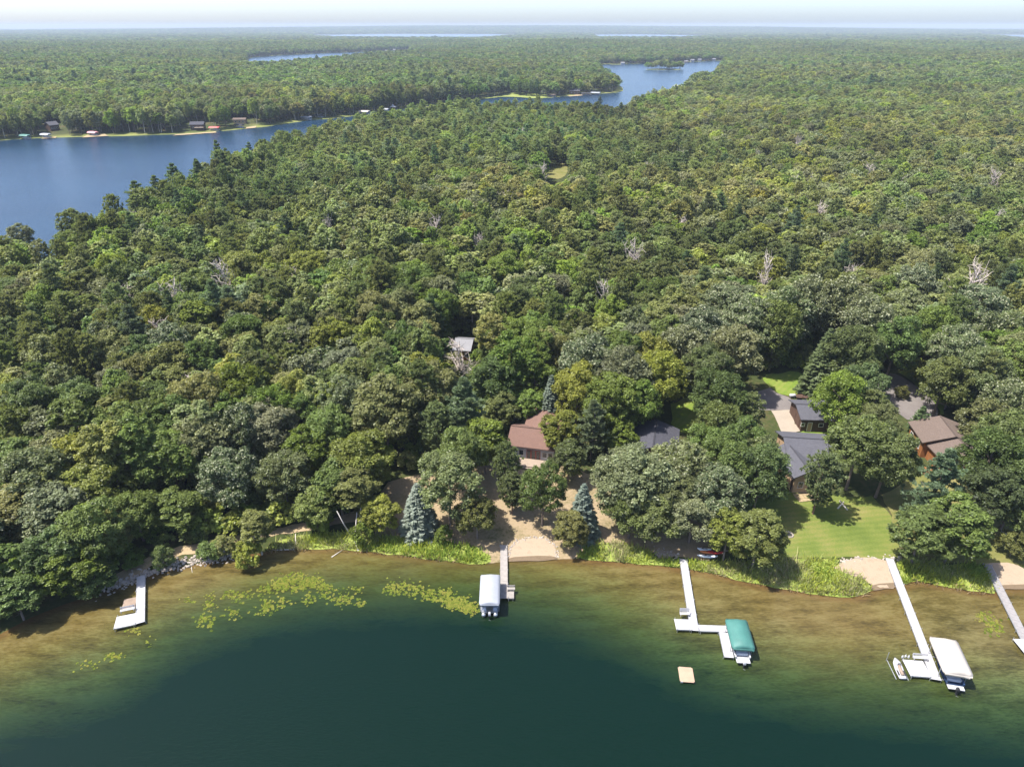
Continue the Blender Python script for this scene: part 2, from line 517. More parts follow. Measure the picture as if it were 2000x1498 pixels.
# ------------------------------------------------------------------ mesh helpers
class MB:
    """Collects boxes, tubes and polygons for one mesh."""

    def __init__(self):
        self.v, self.f, self.m, self.uv = [], [], [], False

    def add(self, verts, faces, mi=0):
        o = len(self.v)
        self.v += [tuple(v) for v in verts]
        for f in faces:
            self.f.append(tuple(i + o for i in f))
            self.m.append(mi)
        return self

    def box(self, c, s, rz=0.0, mi=0, rx=0.0):
        mt = Matrix.Translation(c) @ Matrix.Rotation(rz, 4, 'Z') @ Matrix.Rotation(rx, 4, 'X')
        x, y, z = (k / 2 for k in s)
        vs = [mt @ Vector(p) for p in ((-x, -y, -z), (x, -y, -z), (x, y, -z), (-x, y, -z), (-x, -y, z), (x, -y, z), (x, y, z), (-x, y, z))]
        return self.add(vs, [(0, 3, 2, 1), (4, 5, 6, 7), (0, 1, 5, 4), (1, 2, 6, 5), (2, 3, 7, 6), (3, 0, 4, 7)], mi)

    def tube(self, pts, radii, n=6, mi=0, caps=True):
        pts = [Vector(p) for p in pts]
        rings, o = [], []
        for i, p in enumerate(pts):
            d = (pts[min(i + 1, len(pts) - 1)] - pts[max(i - 1, 0)]).normalized()
            a = d.orthogonal().normalized() if not o else (o[-1] - d * o[-1].dot(d)).normalized()
            o.append(a)
            b = d.cross(a)
            rings.append([p + (a * math.cos(2 * math.pi * k / n) + b * math.sin(2 * math.pi * k / n)) * radii[i] for k in range(n)])
        vs = [v for r in rings for v in r]
        fs = [(i * n + k, i * n + (k + 1) % n, (i + 1) * n + (k + 1) % n, (i + 1) * n + k) for i in range(len(pts) - 1) for k in range(n)]
        if caps:
            fs += [tuple(reversed(range(n))), tuple((len(pts) - 1) * n + k for k in range(n))]
        return self.add(vs, fs, mi)

    def loft(self, sections, mi=0, close=True):
        n = len(sections[0])
        vs = [v for s in sections for v in s]
        fs = [(i * n + k, i * n + (k + 1) % n, (i + 1) * n + (k + 1) % n, (i + 1) * n + k) for i in range(len(sections) - 1) for k in range(n)]
        if close:
            fs += [tuple(reversed(range(n))), tuple((len(sections) - 1) * n + k for k in range(n))]
        return self.add(vs, fs, mi)

    def data(self, name, mats, smooth=False):
        me = bpy.data.meshes.new(name)
        me.from_pydata(self.v, [], self.f)
        for m in (mats if isinstance(mats, (list, tuple)) else [mats]):
            me.materials.append(m)
        me.polygons.foreach_set('material_index', self.m)
        if smooth:
            me.polygons.foreach_set('use_smooth', [True] * len(self.f))
        me.update()
        return me

    def build(self, name, mats, parent=None, smooth=False):
        return link(name, self.data(name, mats, smooth), parent)


def link(name, data, parent=None):
    o = bpy.data.objects.new(name, data)
    COL.objects.link(o)
    if parent is not None:
        o.parent = parent
    return o


def tag(o, label=None, cat=None, group=None, kind=None):
    for k, v in (('label', label), ('category', cat), ('group', group), ('kind', kind)):
        if v:
            o[k] = v
    return o


def thing(name, label, cat, loc=(0, 0, 0), rz=0.0, group=None):
    o = bpy.data.objects.new(name, None)
    COL.objects.link(o)
    o.empty_display_size = .5
    o.location = loc
    o.rotation_euler = (0, 0, rz)
    return tag(o, label, cat, group)


def np_mesh(name, verts, faces, mats, attrs=None, mat_idx=None, smooth=False):
    """verts (n,3), faces (m,k) numpy arrays -> mesh data; attrs: {name: (domain, values)}."""
    me = bpy.data.meshes.new(name)
    n, (m, k) = len(verts), faces.shape
    me.vertices.add(n)
    me.vertices.foreach_set('co', np.ascontiguousarray(verts, np.float32).ravel())
    me.loops.add(m * k)
    me.loops.foreach_set('vertex_index', np.ascontiguousarray(faces, np.int32).ravel())
    me.polygons.add(m)
    me.polygons.foreach_set('loop_start', np.arange(0, m * k, k, dtype=np.int32))
    for a, (dom, val) in (attrs or {}).items():
        at_ = me.attributes.new(a, 'FLOAT' if np.ndim(val) == 1 else 'FLOAT_COLOR', dom)
        if np.ndim(val) == 1:
            at_.data.foreach_set('value', np.ascontiguousarray(val, np.float32))
        else:
            at_.data.foreach_set('color', np.ascontiguousarray(np.c_[val, np.ones(len(val))], np.float32).ravel())
    for mt in (mats if isinstance(mats, (list, tuple)) else [mats]):
        me.materials.append(mt)
    if mat_idx is not None:
        me.polygons.foreach_set('material_index', np.ascontiguousarray(mat_idx, np.int32))
    me.update(calc_edges=True)
    me.polygons.foreach_set('use_smooth', np.full(m, smooth))
    return me


# ------------------------------------------------------------------ ground, water, haze
def terrain():
    ds = [30.0]
    while ds[-1] < 13500:
        ds.append(ds[-1] * (1.011 if ds[-1] < 400 else 1.02) + .05)
    ds = np.array(ds)
    an = np.radians(np.linspace(-62, 62, 420))
    D, A = np.meshgrid(ds, an, indexing='ij')
    pts = np.c_[(D * np.sin(A)).ravel(), (D * np.cos(A)).ravel()]
    sd = lake_sd(pts)
    z = height(pts, sd)
    far = np.hypot(pts[:, 0], pts[:, 1]) > 250
    shore = np.clip(1 - (sd - 5) / 4, 0, 1) * np.where(far, 1, 0)
    nr, nc = D.shape
    i = np.arange((nr - 1) * (nc - 1))
    a = (i // (nc - 1)) * nc + i % (nc - 1)
    f = np.c_[a, a + 1, a + nc + 1, a + nc][:, ::-1]
    me = np_mesh('terrain', np.c_[pts, z], f, terrain_material(), {'shore': ('POINT', shore)}, smooth=True)
    tag(link('terrain', me), kind='structure')


terrain()


def near_water():
    xs, ys = np.arange(-190, 190.1, 1.0), np.arange(-60, 111, 1.0)
    X, Y = np.meshgrid(xs, ys)
    pts = np.c_[X.ravel(), Y.ravel()]
    sd = -lake_sd(pts)
    dd = line_dist(pts, DEEP, False)
    out = inside(pts, DEEP + [(400, -400), (-400, -400)])
    sg = np.where(out, dd, -dd)
    deep = np.clip((sg + 16) / 24, 0, 1)
    off = np.clip(sd / 24, 0, 1)
    nc = len(xs)
    i = np.arange((len(ys) - 1) * (nc - 1))
    a = (i // (nc - 1)) * nc + i % (nc - 1)
    f = np.c_[a, a + 1, a + nc + 1, a + nc]
    me = np_mesh('lake_water', np.c_[pts, np.zeros(len(pts))], f, water_material('lake_water', True), {'deep': ('POINT', deep), 'offshore': ('POINT', off)}, smooth=True)
    tag(link('lake_water', me), kind='structure')


near_water()
MB().add([(-9000, 112, -.01), (9000, 112, -.01), (9000, 12000, -.01), (-9000, 12000, -.01)], [(0, 1, 2, 3)]).build('far_lake_water', water_material('far_lake_water', False))
tag(bpy.data.objects['far_lake_water'], kind='structure')


def haze():
    o = MB().box((0, 6950, 47.5), (30000, 14300, 103.0)).build('haze', M['dark'])
    m = bpy.data.materials.new('haze')
    m.use_nodes = True
    nt = m.node_tree
    nt.nodes.remove(nt.nodes['Principled BSDF'])
    v = nt.nodes.new('ShaderNodeVolumePrincipled')
    v.inputs['Color'].default_value = (.56, .66, .80, 1)
    v.inputs['Density'].default_value = HAZE_DENSITY
    v.inputs['Anisotropy'].default_value = 0.0
    nt.links.new(v.outputs[0], nt.nodes['Material Output'].inputs['Volume'])
    o.data.materials[0] = m
    tag(o, kind='stuff', label='thin pale summer haze over the forest and far lakes')


haze()


def sheet(name, px, mat, lift=.05, step=1.2, rag=.35, dens=1.5, kind='structure', z=None, soft=1):
    """A ground cover that follows the terrain, its outline given where it lies in the photograph."""
    pl = [ground(*p)[:2] for p in px]
    if soft:
        pl = smooth_line(pl + [pl[0]], soft)[:-1]
    dn = []
    for a, b in zip(pl, pl[1:] + pl[:1]):
        n = max(1, int(math.dist(a, b) / dens))
        for k in range(n):
            t = k / n
            dn.append((a[0] + (b[0] - a[0]) * t + random.uniform(-rag, rag), a[1] + (b[1] - a[1]) * t + random.uniform(-rag, rag)))
    p = np.array(dn)
    lo, hi = p.min(0), p.max(0)
    gx, gy = np.meshgrid(np.arange(lo[0], hi[0], step), np.arange(lo[1], hi[1], step))
    g = np.c_[gx.ravel(), gy.ravel()]
    g = g[inside(g, dn)]
    if len(g):
        g = g[line_dist(g, dn) > step * .4]
    vs = [Vector(q) for q in dn] + [Vector(q) for q in g]
    n = len(dn)
    ov, oe, of = delaunay_2d_cdt(vs, [], [list(range(n))], 1, 1e-4)[:3]
    xy = np.array([(v.x, v.y) for v in ov])
    zz = np.maximum(height(xy), .01) + lift
    me = bpy.data.meshes.new(name)
    me.from_pydata([(x, y, z_) for (x, y), z_ in zip(xy, zz)], [], [list(f) for f in of])
    me.materials.append(mat)
    me.update()
    if sum(p_.normal.z for p_ in me.polygons) < 0:
        me.flip_normals()
    return tag(link(name, me), kind=kind)


sheet('dry_yard', [(730, 1058), (742, 950), (800, 925), (900, 925), (960, 895), (1030, 885), (1090, 900), (1200, 950), (1455, 980), (1400, 1094), (1330, 1092),
                   (1270, 1078), (1160, 1066), (1130, 1089), (1088, 1092), (990, 1094), (950, 1101), (925, 1075), (850, 1062), (760, 1052)], M['dry_grass'], .05)
sheet('woodland_path', [(214, 1143), (232, 1116), (290, 1090), (330, 1073), (395, 1058), (520, 1035), (640, 1015), (735, 985), (740, 1010), (640, 1030), (520, 1050),
                        (470, 1057), (400, 1075), (318, 1096), (290, 1108), (272, 1129), (228, 1148)], M['path'], .06)
sheet('lawn', [(1440, 985), (1480, 962), (1560, 958), (1640, 972), (1722, 970), (1768, 1090), (1700, 1092), (1600, 1090), (1500, 1092), (1440, 1085), (1420, 1040)], M['lawn'], .09)
sheet('dry_lawn', [(1724, 968), (1790, 925), (1860, 930), (2060, 960), (2060, 1105), (1930, 1102), (1860, 1098), (1772, 1092)], M['lawn_tan'], .075)
sheet('driveway_lawn', [(1490, 740), (1499, 731), (1527, 729), (1553, 725), (1577, 736), (1606, 755), (1604, 777), (1541, 776), (1516, 767), (1504, 757)], M['lawn_bright'], .07)
sheet('house_lawn', [(1545, 850), (1578, 839), (1600, 834), (1640, 852), (1630, 866), (1545, 862)], M['lawn_bright'], .06)
sheet('asphalt_driveway', [(1480, 765), (1504, 757), (1516, 768), (1541, 776), (1556, 790), (1549, 800), (1509, 802), (1480, 800)], M['asphalt'], .055, rag=.1, soft=0)
sheet('concrete_pad', [(1506, 802.5), (1548, 800.5), (1552, 829), (1577, 834), (1579, 838), (1548, 846), (1544, 853), (1530, 853), (1512, 812)], M['concrete'], .08, rag=.03, soft=0)
sheet('loop_driveway', [(1690, 735), (1728, 728), (1755, 731), (1790, 755), (1818, 776), (1834, 800), (1828, 822), (1780, 826), (1745, 800), (1690, 780)], M['asphalt'], .055, rag=.1)
sheet('driveway_island', [(1752, 756), (1762, 752), (1775, 765), (1778, 780), (1764, 782), (1755, 770)], M['lawn_tan'], .10, rag=.1)
sheet('roadside_grass', [(1752, 726), (1790, 715), (1835, 720), (1850, 790), (1840, 815), (1835, 800), (1820, 774), (1790, 753)], M['lawn_bright'], .065)
sheet('grass_clearing', [(1312, 790), (1345, 772), (1372, 778), (1362, 830), (1330, 850), (1310, 828)], M['lawn_bright'], .065)
sheet('grass_strip', [(1094, 742), (1112, 742), (1114, 790), (1096, 800)], M['lawn_tan'], .065)
sheet('house_yard', [(985, 905), (990, 845), (1030, 815), (1060, 780), (1110, 785), (1110, 905), (1060, 915), (1010, 915)], M['dry_grass'], .055)
sheet('forest_clearing', [(1066, 345), (1072, 328), (1095, 318), (1110, 325), (1106, 345), (1085, 352)], M['lawn_tan'], .10)
sheet('sandy_beach', [(992, 1096), (996, 1068), (1012, 1055), (1040, 1050), (1068, 1052), (1084, 1066), (1090, 1093)], M['sand'], .085, rag=.12)
sheet('sandy_beach', [(1628, 1108), (1650, 1094), (1735, 1090), (1752, 1122), (1752, 1146), (1708, 1151), (1680, 1128)], M['sand'], .115, rag=.3)
sheet('sandy_beach', [(1920, 1104), (1934, 1098), (1980, 1099), (2012, 1118), (2020, 1150), (1955, 1149)], M['sand'], .10, rag=.12)
M['wet_sand'] = blotch('wet_sand', [(.3, (.10, .072, .045)), (.5, (.135, .10, .065)), (.7, (.115, .082, .05))], 1.5, 7)
for q in ([(993, 1098), (992, 1089), (1040, 1087), (1088, 1086.5), (1090, 1096)], [(1704, 1154), (1699, 1145), (1725, 1140), (1753, 1138), (1753, 1149)], [(1952, 1152), (1950, 1143), (1985, 1141), (2015, 1143), (2015, 1153)]):
    sheet('wet_sand', q, M['wet_sand'], .125, step=.8, rag=.1, dens=1.0)
sheet('gravel_patch', [(1274, 1080), (1290, 1074), (1316, 1077), (1328, 1089), (1300, 1091)], M['sand'], .10)
sheet('marsh', [(942, 194), (985, 184), (1010, 181), (1060, 183), (1075, 190), (1046, 192), (1010, 188.5), (980, 188.5), (958, 192)], M['marsh'], .25, step=15, rag=1, dens=12)

# ------------------------------------------------------------------ trees: meshes
def rot_to(nrm, r):
    """Two tangents per normal, turned at random."""
    a = np.cross(nrm, r.normal(size=nrm.shape))
    a /= np.linalg.norm(a, axis=1, keepdims=True) + 1e-9
    return a, np.cross(nrm, a)


def leaf_quads(c, nrm, la, lb, r, tint, dirs=None):
    if dirs is None:
        a, b = rot_to(nrm, r)
    else:
        a = dirs
        b = np.cross(nrm, a)
        b /= np.linalg.norm(b, axis=1, keepdims=True) + 1e-9
    la, lb = la[:, None], lb[:, None]
    v = np.stack([c - a * la, c + b * lb - a * la * .1, c + a * la, c - b * lb - a * la * .1], 1).reshape(-1, 3)
    f = np.arange(len(c) * 4).reshape(-1, 4)
    return v, f, tint, r.random(len(c))


def sphere_dirs(n, r, up=0.0):
    d = r.normal(size=(n, 3))
    d[:, 2] += up
    return d / np.linalg.norm(d, axis=1, keepdims=True)


def broadleaf_crown(r, H=15.0, W=11.0, lobes=9, clumps=9, leaves=115, size=.30, base=.33, droop=.0):
    """Lobes on the crown, clumps on the lobes, leaves on the clumps."""
    R_, zc, rz = W / 2, H * (1 + base) / 2, H * (1 - base) / 2
    C, N, T = [], [], []
    ph = r.random() * 6.28
    for i in range(lobes):
        k = (i + .5) / lobes
        zf = 1 - 1.7 * k
        rad = math.sqrt(max(0, 1 - zf * zf)) * r.uniform(.52, .74)
        az = ph + i * 2.4 + r.uniform(-.3, .3)
        lc = np.array([rad * math.cos(az) * R_, rad * math.sin(az) * R_, zc + zf * rz * .62])
        lr = np.array([R_ * r.uniform(.36, .5), R_ * r.uniform(.36, .5), rz * r.uniform(.30, .42)])
        lt = r.uniform(.86, 1.14)
        d = sphere_dirs(clumps, r, .35)
        outw = np.array([math.cos(az) * rad, math.sin(az) * rad, zf])
        d += outw * .5
        d /= np.linalg.norm(d, axis=1, keepdims=True)
        for q in d:
            cc = lc + q * lr * r.uniform(.75, 1.05)
            cr = r.uniform(.4, .9) * W / 11
            ct = lt * r.uniform(.78, 1.22)
            n = int(leaves * r.uniform(.7, 1.3))
            dd = sphere_dirs(n, r, .55)
            rr = r.uniform(.6, 1.1, n)
            p = cc + dd * rr[:, None] * np.array([cr, cr, cr * .72]) + r.normal(size=(n, 3)) * .12
            nn = dd * .9 + r.normal(size=(n, 3)) * .42 + np.array([-.25, 0, .8])
            nn /= np.linalg.norm(nn, axis=1, keepdims=True)
            C.append(p)
            N.append(nn)
            T.append(ct * r.uniform(.6, 1.4, n))
    c, n, t = np.concatenate(C), np.concatenate(N), np.concatenate(T)
    s = size * r.uniform(.7, 1.25, len(c))
    return leaf_quads(c, n, s, s * .62, r, t)


def tube_np(pts, rad, n=6):
    b = MB().tube(pts, rad, n, caps=False)
    return np.array([tuple(v) for v in b.v]), np.array(b.f)


def limbs(r, H, W, base, n=7, trunk_r=.24, lean=.3, sides=7, top=.8):
    V, Fc, o = [], [], 0

    def put(v, f):
        nonlocal o
        V.append(v)
        Fc.append(f + o)
        o += len(v)
    x1, y1 = r.normal() * lean, r.normal() * lean
    tp = [(0, 0, -.4), (x1 * .2, y1 * .2, H * .2), (x1 * .6, y1 * .6, H * .45), (x1, y1, H * top)]
    put(*tube_np(tp, [trunk_r * 1.25, trunk_r, trunk_r * .75, .04], sides))
    for i in range(n):
        az = i * 2.4 + r.random()
        z0 = H * r.uniform(base * .75, .62)
        L = W * r.uniform(.26, .42)
        k = z0 / (H * top)
        p0 = np.array([x1 * k, y1 * k, z0])
        e = p0 + np.array([math.cos(az) * L, math.sin(az) * L, L * r.uniform(.35, .9)])
        mid = (p0 + e) / 2 + np.array([0, 0, -.12 * L])
        put(*tube_np([p0, mid, e], [trunk_r * .45, trunk_r * .3, .03], 5))
    return np.concatenate(V), np.concatenate(Fc)


def pine_crown(r, H=20.0, W=7.5, base=.42, tiers=11, tufts=9, needles=26, white=False):
    C, N, D, T = [], [], [], []
    for i in range(tiers):
        k = i / (tiers - 1)
        z = H * (base + (1 - base) * k * (.96 if white else .93))
        prof = math.sqrt(max(.12, 1 - max(0, (k - .45) / .57) ** 2)) * (.66 + .34 * min(1, k / .4)) if not white else (1 - k) ** .6 + .08
        nb = 6 if not white else 5
        for b in range(nb):
            az = b * 6.283 / nb + i * 1.9 + r.uniform(-.35, .35)
            L = W / 2 * prof * r.uniform(.6, 1.12) * (1.0 if not white else r.choice([.7, 1.0, 1.2]))
            rise = (.25 if not white else .12) * L
            for s in range(max(2, int(tufts * .55))):
                f = r.uniform(.3, 1.0)
                side = r.normal() * .22 * L * f
                p = np.array([math.cos(az) * L * f - math.sin(az) * side, math.sin(az) * L * f + math.cos(az) * side,
                              z + rise * f * f + r.normal() * (.22 if not white else .12)])
                tr = r.uniform(.42, .75) * (1.0 if not white else 1.1)
                d = sphere_dirs(needles, r, .45 if not white else .25)
                if white:
                    d[:, 2] *= .5
                    d[:, :2] += np.array([math.cos(az), math.sin(az)]) * .6
                    d /= np.linalg.norm(d, axis=1, keepdims=True)
                C.append(p + d * tr * .5)
                D.append(d)
                nn = sphere_dirs(needles, r, 1.6)
                N.append(nn)
                T.append(r.uniform(.8, 1.2) * r.uniform(.75, 1.25, needles))
    C, N, D, T = map(np.concatenate, (C, N, D, T))
    N -= D * np.einsum('ij,ij->i', N, D)[:, None]
    N /= np.linalg.norm(N, axis=1, keepdims=True) + 1e-9
    n = len(C)
    return leaf_quads(C, N, r.uniform(.26, .42, n), r.uniform(.10, .17, n), r, T, D)


def spruce_crown(r, H=11.0, W=5.0, tiers=24, dens=46, lay=1.0):
    C, N, D, T = [], [], [], []
    for i in range(tiers):
        k = i / (tiers - 1)
        z = H * (.05 + .93 * k ** .95)
        L = W / 2 * (1 - k) ** .74 + .10
        nb = max(5, int(15 * (1 - k) + 5))
        for b in range(nb):
            az = b * 6.283 / nb + i * 1.3 + r.uniform(-.15, .15)
            lb = L * r.uniform(.84, 1.12)
            bt = r.uniform(.8, 1.15)
            n = max(6, int(dens * (lb / (W / 2)) ** .8 + 6))
            f = r.uniform(.25, 1, n) ** .6
            side = r.normal(size=n) * .13 * lb * (1.2 - f) + r.normal(size=n) * .10
            ca, sa = math.cos(az), math.sin(az)
            p = np.c_[ca * lb * f - sa * side, sa * lb * f + ca * side, z - .30 * lb * f + .16 * lb * f ** 3 + r.normal(size=n) * .05]
            d = np.c_[ca - sa * r.normal(size=n) * .6, sa + ca * r.normal(size=n) * .6, -.18 + r.normal(size=n) * .25]
            d /= np.linalg.norm(d, axis=1, keepdims=True)
            nn = np.c_[ca * .45 + r.normal(size=n) * .25, sa * .45 + r.normal(size=n) * .25, np.ones(n)]
            C.append(p)
            D.append(d)
            N.append(nn)
            T.append(bt * (.55 + .6 * f) * r.uniform(.85, 1.15, n))
    C, N, D, T = map(np.concatenate, (C, N, D, T))
    N -= D * np.einsum('ij,ij->i', N, D)[:, None]
    N /= np.linalg.norm(N, axis=1, keepdims=True) + 1e-9
    n = len(C)
    return leaf_quads(C, N, r.uniform(.22, .36, n), r.uniform(.09, .15, n), r, T, D)


def dead_branches(r, H=13.0, W=7.0, n=30, fine=6):
    V, Fc, o = [], [], 0

    def put(v, f):
        nonlocal o
        V.append(v)
        Fc.append(f + o)
        o += len(v)
    for i in range(n):
        az = i * 2.4 + r.random()
        z0 = H * r.uniform(.25, .95)
        L = W * .5 * r.uniform(.55, 1.15) * (1.3 - z0 / H * .6)
        p0 = np.array([0, 0, z0])
        e = p0 + np.array([math.cos(az) * L, math.sin(az) * L, L * r.uniform(.3, 1.0)])
        m = (p0 + e) / 2 + r.normal(size=3) * .08 * L
        put(*tube_np([p0, m, e], [.13, .09, .035], 4))
        for j in range(fine):
            q = p0 + (e - p0) * r.uniform(.3, 1)
            g = q + r.normal(size=3) * L * .28 + np.array([0, 0, L * .18])
            put(*tube_np([q, (q + g) / 2 + r.normal(size=3) * .05, g], [.06, .045, .025], 3))
    return np.concatenate(V), np.concatenate(Fc)


TREES = {}      # kind -> list of (crown data, trunk data, joined data, light data, base height, base width)


def register(kind, leaf, wood, H, W):
    v, f, t, rd = leaf
    crown = np_mesh(kind + '_crown', v, f, M['leaf'], {'tint': ('FACE', np.repeat(t[:, None], 3, 1)), 'rnd': ('FACE', rd)})
    trunk = np_mesh(kind + '_trunk', wood[0], wood[1], M['bark'], smooth=True)

    def joined(frac, grow, tag_):
        sel = np.sort(rng.permutation(len(f))[:int(len(f) * frac)])
        q = v.reshape(-1, 4, 3)[sel]
        c = q.mean(1, keepdims=True)
        q = (c + (q - c) * grow).reshape(-1, 3)
        wv, wf = wood
        ff = np.concatenate([np.arange(len(q)).reshape(-1, 4), wf + len(q)])
        tt = np.concatenate([np.repeat(t[sel][:, None], 3, 1), np.ones((len(wf), 3))])
        rr = np.concatenate([rd[sel], np.ones(len(wf))])
        return np_mesh(kind + tag_, np.concatenate([q, wv]), ff, [M['leaf'], M['bark']], {'tint': ('FACE', tt), 'rnd': ('FACE', rr)},
                       mat_idx=np.concatenate([np.zeros(len(sel)), np.ones(len(wf))]))
    TREES.setdefault(kind, []).append((crown, trunk, joined(.24, 1.75, '_mid'), joined(.055, 3.3, '_far'), H, W))


def build_library():
    for i in range(5):
        r = np.random.default_rng(100 + i)
        register('oak', broadleaf_crown(r, 15, 11, lobes=12, clumps=27, leaves=56, size=.205, base=.20), limbs(r, 15, 11, .3, 8), 15, 11)
    for i in range(4):
        r = np.random.default_rng(120 + i)
        register('maple', broadleaf_crown(r, 14, 8.5, lobes=11, clumps=25, leaves=56, size=.20, base=.12), limbs(r, 14, 8.5, .25, 7, .18), 14, 8.5)
    for i in range(3):
        r = np.random.default_rng(140 + i)
        register('aspen', broadleaf_crown(r, 17, 6.0, lobes=11, clumps=22, leaves=44, size=.19, base=.32), limbs(r, 17, 6, .45, 6, .15, .5), 17, 6.0)
    for i in range(2):
        r = np.random.default_rng(150 + i)
        register('shrub', broadleaf_crown(r, 5, 5.0, lobes=8, clumps=18, leaves=44, size=.16, base=.05), limbs(r, 5, 5, .1, 5, .07, .3, 5), 5, 5.0)
    for i in range(4):
        r = np.random.default_rng(160 + i)
        register('pine', pine_crown(r, 20, 9.5, .27, 14, 12, 22), limbs(r, 20, 6, .45, 8, .2, .3, 6, .93), 20, 9.5)
    for i in range(3):
        r = np.random.default_rng(170 + i)
        register('white_pine', pine_crown(r, 21, 9.5, .15, 14, 18, 22, True), limbs(r, 21, 7, .3, 8, .24, .3, 6, .97), 21, 9.5)
    for i in range(2):
        r = np.random.default_rng(180 + i)
        register('spruce', spruce_crown(r), limbs(r, 11, 3, .2, 2, .13, .03, 6, .98), 11, 5.0)
    for i in range(3):
        r = np.random.default_rng(190 + i)
        w = limbs(r, 13, 7, .4, 3, .17, .5, 6, .97)
        b = dead_branches(r, 13, 7)
        TREES.setdefault('dead', []).append((np_mesh('dead_branches', b[0], b[1], M['bark']), np_mesh('dead_trunk', w[0], w[1], M['bark'], smooth=True), None, None, 13, 7.0))


build_library()

TINTS = {   # albedo of the leaves, share of pale upturned leaves, words for it
    'green': ((0.110, 0.146, 0.040), .0, 'mid-green'), 'yellow': ((0.184, 0.205, 0.043), .0, 'yellow-green'), 'bright': ((0.131, 0.177, 0.034), .0, 'bright green'),
    'olive': ((0.152, 0.159, 0.055), .0, 'olive'), 'dark': ((0.098, 0.123, 0.040), .0, 'dark green'), 'grey': ((0.139, 0.154, 0.075), .03, 'grey-green'),
    'silver': ((0.113, 0.134, 0.061), .16, 'silver-leaved'), 'pine': ((0.139, 0.161, 0.063), .0, 'olive-brown'), 'wpine': ((0.110, 0.151, 0.078), .0, 'blue-green'),
    'blue': ((0.190, 0.215, 0.160), .0, 'silvery blue'), 'dspruce': ((0.086, 0.107, 0.050), .0, 'dark'), 'dead': ((0.330, 0.330, 0.330), 0, 'bare pale'), 'aspen': ((0.168, 0.183, 0.067), .02, 'pale olive')}
BARK = {'oak': (.14, .11, .09), 'maple': (.16, .13, .11), 'aspen': (.42, .38, .32), 'shrub': (.13, .1, .08), 'pine': (.20, .12, .085), 'white_pine': (.12, .1, .085),
        'spruce': (.12, .09, .07), 'dead': (.43, .37, .33)}
NAME = {'oak': 'broadleaf_tree', 'maple': 'broadleaf_tree', 'aspen': 'broadleaf_tree', 'shrub': 'shrub', 'pine': 'pine_tree', 'white_pine': 'pine_tree', 'spruce': 'spruce_tree', 'dead': 'dead_tree'}
WORD = {'oak': 'oak', 'maple': 'tree', 'aspen': 'aspen', 'shrub': 'shrub', 'pine': 'pine', 'white_pine': 'pine', 'spruce': 'spruce', 'dead': 'dead tree'}
PLACED = []     # dicts of every individual tree


def plan(kind, x, y, z, H, W, tint, label=None, lean=(0, 0)):
    PLACED.append(dict(kind=kind, x=x, y=y, z=z, H=H, W=W, tint=tint, label=label, lean=lean))


def top_at(kind, px, py, H, W, tint, label=None, lean=(0, 0)):
    """A tree whose top shows at this pixel, H metres tall."""
    x, y, z = ground(px, py, H * .97)
    plan(kind, x, y, z, H, W, tint, label, lean)


